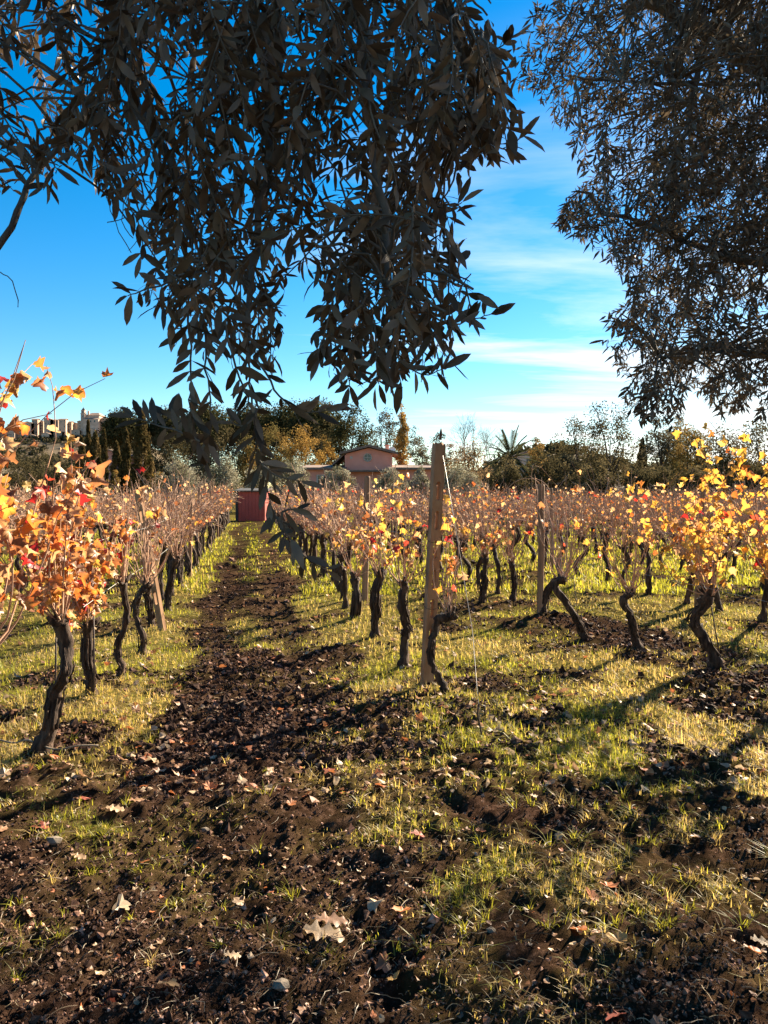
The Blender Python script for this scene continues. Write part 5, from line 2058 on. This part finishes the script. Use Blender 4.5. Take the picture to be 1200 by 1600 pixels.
mb = MB()
mb.box((136 - 150) * ck, (156 - 150) * ck, 0, 26, -14, zc(649.5))
part('nave_wall', mb.mesh('nave_wall', [M['townwall']]), church)
mb = MB()
x0, x1 = (135 - 150) * ck, (157.5 - 150) * ck
xm = (147 - 150) * ck
mb.add([(x0, -1, zc(649.4)), (x1, -1, zc(649.4)), (x1, 27, zc(649.4)), (x0, 27, zc(649.4)), (xm - 5, 9, zc(644.5)), (xm + 5, 9, zc(644.5)), (xm + 5, 17, zc(644.5)), (xm - 5, 17, zc(644.5))],
       [[(0, 1, 5, 4), (1, 2, 6, 5), (2, 3, 7, 6), (3, 0, 4, 7), (4, 5, 6, 7), (3, 2, 1, 0)]])
part('nave_roof', mb.mesh('nave_roof', [M['townroof']]), church)
# lower aisle in front and choir at the right
mb = MB()
mb.box((134 - 150) * ck, (158 - 150) * ck, -8, -0.3, -14, zc(656))
part('aisle_wall', mb.mesh('aisle_wall', [M['townwall']]), church)
mb = MB()
mb.add([((133.5 - 150) * ck, -8.6, zc(655.9)), ((158.5 - 150) * ck, -8.6, zc(655.9)), ((158.5 - 150) * ck, -0.1, zc(653)), ((133.5 - 150) * ck, -0.1, zc(653)), ((133.5 - 150) * ck, -0.1, zc(655.9)), ((158.5 - 150) * ck, -0.1, zc(655.9))],
       [[(0, 1, 2, 3), (4, 5, 1, 0)], [(0, 3, 4), (1, 5, 2)]])
part('aisle_roof', mb.mesh('aisle_roof', [M['townroof']]), church)
n8 = 8
ccx, ccy = (164 - 150) * ck, 8.0
rad = 9.2
mb = MB()
ring = [(ccx + rad * math.cos(R(22.5 + 45 * i)), ccy + rad * math.sin(R(22.5 + 45 * i))) for i in range(n8)]
Vv = [(x_, y_, -14) for x_, y_ in ring] + [(x_, y_, zc(655)) for x_, y_ in ring]
mb.add(Vv, [[(i, (i + 1) % 8, 8 + (i + 1) % 8, 8 + i) for i in range(8)], [tuple(range(8, 16))]])
part('choir_wall', mb.mesh('choir_wall', [M['townwall']]), church)
mb = MB()
Vv = [(ccx + (x_ - ccx) * 1.08, ccy + (y_ - ccy) * 1.08, zc(654.9)) for x_, y_ in ring] + [(ccx - 2, ccy, zc(650))]
mb.add(Vv, [[(i, (i + 1) % 8, 8) for i in range(8)], [tuple(range(8))[::-1]]])
part('choir_roof', mb.mesh('choir_roof', [M['townroof']]), church)
tw_x = (132.6 - 150) * ck
mb = MB()
mb.box(tw_x - 3.2, tw_x + 3.2, -5, 1.4, -14, zc(647.5))
mb.box(tw_x - 3.7, tw_x + 3.7, -5.5, 1.9, zc(647.5), zc(646.6))
mb.box(tw_x - 2.7, tw_x + 2.7, -4.5, 0.9, zc(646.6), zc(642))
mb.box(tw_x - 3.1, tw_x + 3.1, -4.9, 1.3, zc(642), zc(641.3))
tower = part('bell_tower', mb.mesh('bell_tower', [M['townwall']]), church)
mb = MB()
zz_ = np.array([0, 0.8, 1.8, 2.7, 3.4, 5.2])
mb.tube(np.stack([zz_ * 0 + tw_x, zz_ * 0 - 1.8, zc(641.3) + zz_], -1), [2.5, 2.4, 1.8, 0.9, 0.35, 0.08], 10)
part('cupola', mb.mesh('cupola', [M['darkroof']], True), tower)
for z_ in (644.6, 651.5):
    mb = MB()
    mb.box(tw_x - 0.9, tw_x + 0.9, -5.12 if z_ > 650 else -4.62, -4.9 if z_ > 650 else -4.45, zc(z_ + 1.5), zc(z_ - 1.5))
    part('belfry_opening', mb.mesh('belfry_opening', [M['glass']]), tower)
mb = MB()
mb.box((138 - 150) * ck, (140.3 - 150) * ck, 0.5, 3, zc(649.3), zc(642.5))
part('bell_gable', mb.mesh('bell_gable', [M['townwall']]), church)
for wx_, wz_ in ((146, 653.2), (153, 653.2)):
    pass
for wx_, wz_, yy in ((146, 659.5, -8.1), (152, 659.5, -8.1)):
    mb = MB()
    mb.box((wx_ - 150) * ck - 1.1, (wx_ - 150) * ck + 1.1, yy - 0.05, yy + 0.06, zc(wz_ + 1.4), zc(wz_ - 1.4))
    part('window', mb.mesh('window', [M['glass']]), church)
mb = MB()
mb.box(ccx - 0.9 + 1.5, ccx + 0.9 + 1.5, ccy - 8.62, ccy - 8.4, zc(661), zc(658))
part('window', mb.mesh('window', [M['glass']]), church)

# ------------------------------------------------------------------ fallen leaves, stones, dry canes on the ground
frg = np.random.default_rng(91)


def oak_leaf_shape(rg):
    n = 40
    t_ = np.linspace(0, 1, n)
    w_ = 0.33 * np.sin(np.clip(t_ * 1.02, 0, 1) * math.pi) ** 0.6 * (0.72 + 0.28 * np.sin(t_ * 24 + 0.8 * np.sin(t_ * 5))) * np.interp(t_, np.linspace(0, 1, 7), rg.uniform(0.75, 1.2, 7))
    Lf = np.stack([-w_ * (1 + rg.normal(0, 0.015, n)), t_ + 0.012 * np.cos(t_ * 24), 0.05 * np.abs(w_) / 0.3 + 0.02 * np.sin(t_ * 9 + 1)], -1)
    Rt = np.stack([np.roll(w_, 2) * (1 + rg.normal(0, 0.015, n)), t_ + 0.012 * np.cos(t_ * 24), 0.08 * np.abs(w_) / 0.3 + 0.03 * np.sin(t_ * 7)], -1)
    Mi = np.stack([t_ * 0, t_, 0.02 * np.sin(t_ * 5) + 0.06 * t_ ** 2], -1)
    V = np.vstack([Lf, Mi, Rt])
    F = []
    for i in range(n - 1):
        F.append((i, n + i, n + i + 1, i + 1))
        F.append((n + i, 2 * n + i, 2 * n + i + 1, n + i + 1))
    return V, np.array(F)


OAKM = []
for k in range(3):
    lv, lf = oak_leaf_shape(frg)
    OAKM.append(mesh_np('oak_leaf', lv, [lf], np.tile([(0.50, 0.34, 0.19), (0.42, 0.27, 0.15), (0.33, 0.18, 0.10)][k], (len(lv), 1)), [M['litter']]))
LIT = []
for i in range(8):
    lv, lf = VL[i % 5]
    lv = lv.copy()
    lv[:, 2] = lv[:, 2] * 0.45 + 0.25 * (lv[:, 0] ** 2) * (1 if i % 2 else -0.6)
    colr = [(0.32, 0.17, 0.09), (0.42, 0.28, 0.16), (0.42, 0.15, 0.05), (0.24, 0.11, 0.06), (0.46, 0.34, 0.21), (0.26, 0.07, 0.04), (0.20, 0.10, 0.06), (0.44, 0.26, 0.08)][i]
    LIT.append(mesh_np('fallen_leaf', lv, [lf], np.tile(colr, (len(lv), 1)), [M['litter']]))


def lay(me, name, x_, y_, s, tilt=0.35, up=0.006):
    o = obj(name, me)
    o.location = (x_, y_, float(ground_z(x_, y_)) + up)
    o.rotation_euler = (frg.normal(0, tilt), frg.normal(0, tilt), frg.random() * 6.28)
    o.scale = (s, s, s)
    return o


for (px, py, s, k, lab) in [(470, 1470, 0.15, 0, 'large pale lobed dry leaf lying on dark soil near the bottom middle'), (345, 1528, 0.085, 0, 'curled dry leaf left of the large pale one'),
                            (490, 1452, 0.12, 2, 'brown lobed leaf tucked behind the large pale one'), (160, 1290, 0.13, 0, 'pale dry leaf at the edge of the left grass'),
                            (195, 1275, 0.12, 2, 'rusty orange brown leaf beside the pale one at the left grass'), (105, 1355, 0.10, 1, 'folded tan leaf below the left grass'),
                            (1180, 1508, 0.12, 0, 'pale dry leaf at the lower right edge'), (830, 1265, 0.07, 0, 'small whitish leaf on the bare patch right of the middle'),
                            (1085, 1335, 0.10, 2, 'brown leaf on shaded soil near the right edge'), (275, 1165, 0.10, 1, 'tan leaf on the path near the left row')]:
    x_, y_ = gpt(px, py)
    s = s * (1.05 if px in (470, 490) else 0.72)
    o = lay(OAKM[k], 'fallen_leaf', x_, y_, s, 0.12, 0.03)
    o.location.z = float(np.max(ground_z(x_ + np.linspace(-0.6, 0.6, 7) * s, np.full(7, y_)))) + 0.012
    o.rotation_euler = (R(-14) + frg.normal(0, 0.08), R(14) + frg.normal(0, 0.08), o.rotation_euler[2] * 0.15 - R(100))
    tag(o, lab, 'leaf')
cnt = 0
while cnt < 250:
    x_, y_ = view_points(1, 2.1, 9.5)
    x_, y_ = float(x_[0]), float(y_[0])
    p_, a_ = xy2pa(x_, y_)
    near_row = min(abs(p_ + 1.14), abs(p_ - 1.35), abs(p_ - 3.75))
    if frg.random() > (0.95 if y_ > 3.8 else 0.14) * (1.0 if near_row < 0.9 else 0.6):
        continue
    k = int(frg.integers(8))
    o = lay(LIT[k], 'fallen_leaf', x_, y_, 0.05 + 0.05 * frg.random(), 0.4, 0.012)
    cn_ = ['brown', 'tan', 'rusty orange', 'dark brown', 'pale straw', 'dull red', 'blackish brown', 'ochre'][k]
    zn = 'left of the path' if p_ < -0.7 else 'on the dirt path' if p_ < 0.9 else 'below the row right of the path' if p_ < 2.0 else 'on the grass lane at right' if p_ < 3.3 else 'below the second row at right'
    tag(o, 'small curled ' + cn_ + ' leaf lying ' + zn + (' near the camera' if y_ < 4 else ''), 'leaf', 'dry vine leaves scattered on the ground')
    cnt += 1
# finer litter, one mass: leaf scraps
x, y = view_points(5200, 2.0, 34, 0.9)
keep = frg.random(len(x)) < np.where(y > 4, 0.95, 0.30)
x, y = x[keep], y[keep]
n = len(x)
D = frg.normal(0, 1, (n, 3)) * np.array([1, 1, 0.25])
Nn = frg.normal(0, 0.45, (n, 3)) + np.array([0, 0, 1])
lv, lf = VLs[1]
S = (0.02 + 0.06 * frg.random(n)) * np.where(y < 4, 0.42, 1.0)
v, f = scatter(lv, lf, np.stack([x, y, ground_z(x, y) + 0.01], -1), frames(D, Nn), S)
pc = np.array([(0.38, 0.22, 0.12), (0.50, 0.36, 0.22), (0.42, 0.14, 0.05), (0.22, 0.11, 0.06), (0.42, 0.30, 0.18), (0.30, 0.16, 0.08)])[frg.integers(6, size=n)]
tag(obj('leaf_litter', mesh_np('leaf_litter', v, [lf[None].reshape(-1, 3)] if False else [f], np.repeat(pc, len(lv), 0), [M['litter']])), 'scraps of dry leaves strewn over soil and grass', 'litter', kind='stuff')
# straw, roots and dead stems, one mass
x, y = view_points(3200, 1.95, 9, 1.0)
mb = MB()
zg = ground_z(x, y)
for i in range(len(x)):
    a_ = frg.random() * 6.28
    L_ = 0.015 + 0.06 * frg.random() ** 2 * (1 + 0.15 * y[i])
    c_, s_ = math.cos(a_), math.sin(a_)
    b_ = frg.normal(0, 0.14)
    tt = np.linspace(0, 1, 5)
    bow = b_ * np.sin(tt * math.pi) * 0.6 + frg.normal(0, 0.05, 5)
    P = np.stack([x[i] + L_ * (c_ * tt - s_ * bow), y[i] + L_ * (s_ * tt + c_ * bow), zg[i] + 0.005 + 0.012 * np.sin(tt * math.pi) * frg.random() + 0.008 * tt * frg.random()], -1)
    t_ = frg.random()
    mb.tube(P, 0.0007 + 0.0007 * frg.random(), 3, np.array([0.36, 0.27, 0.16]) * (0.3 + 0.9 * t_), cap=False)
tag(mb.build('dead_stems', [M['litter']]), 'pale dead stems and root threads strewn over the soil', 'straw', kind='stuff')
# stones
for (px, py, s, lab) in [(437, 1566, 0.024, 'pale stone near the bottom edge left of the middle'), (80, 1340, 0.03, 'angular stone at the edge of the left grass'), (318, 1300, 0.018, 'small pale stone in the middle of the soil'),
                         (1000, 1195, 0.025, 'roundish stone in the right grass'), (480, 1225, 0.022, 'stone on the path in front of the vines'), (770, 1475, 0.016, 'small stone on the soil right of the middle')]:
    x_, y_ = gpt(px, py)
    pv = ICO_V * (1 + frg.normal(0, 0.16, (12, 1))) * np.array([1.2, 1, 0.75])
    o = obj('stone', mesh_np('stone', pv * s, [ICO_F], None, [M['stone']]))
    o.location = (x_, y_, float(ground_z(x_, y_)) + s * 0.3)
    tag(o, lab, 'stone')
# pale bowed cane on the ground at the left
mb = MB()
P = []
for q in [(-20, 1165), (15, 1175), (40, 1186), (80, 1192), (120, 1192), (150, 1188)]:
    x_, y_ = gpt(*q)
    P.append((x_, y_, float(ground_z(x_, y_)) + 0.05))
P = np.array(P)
mb.tube(gnarl(P, frg, 4, 0.001) - P[2], 0.006, 6)
o = mb.build('fallen_cane', [M['stone']], None, True)
o.location = tuple(P[2])
tag(o, 'pale bowed cane lying on the grass below the nearest trunk', 'cane')
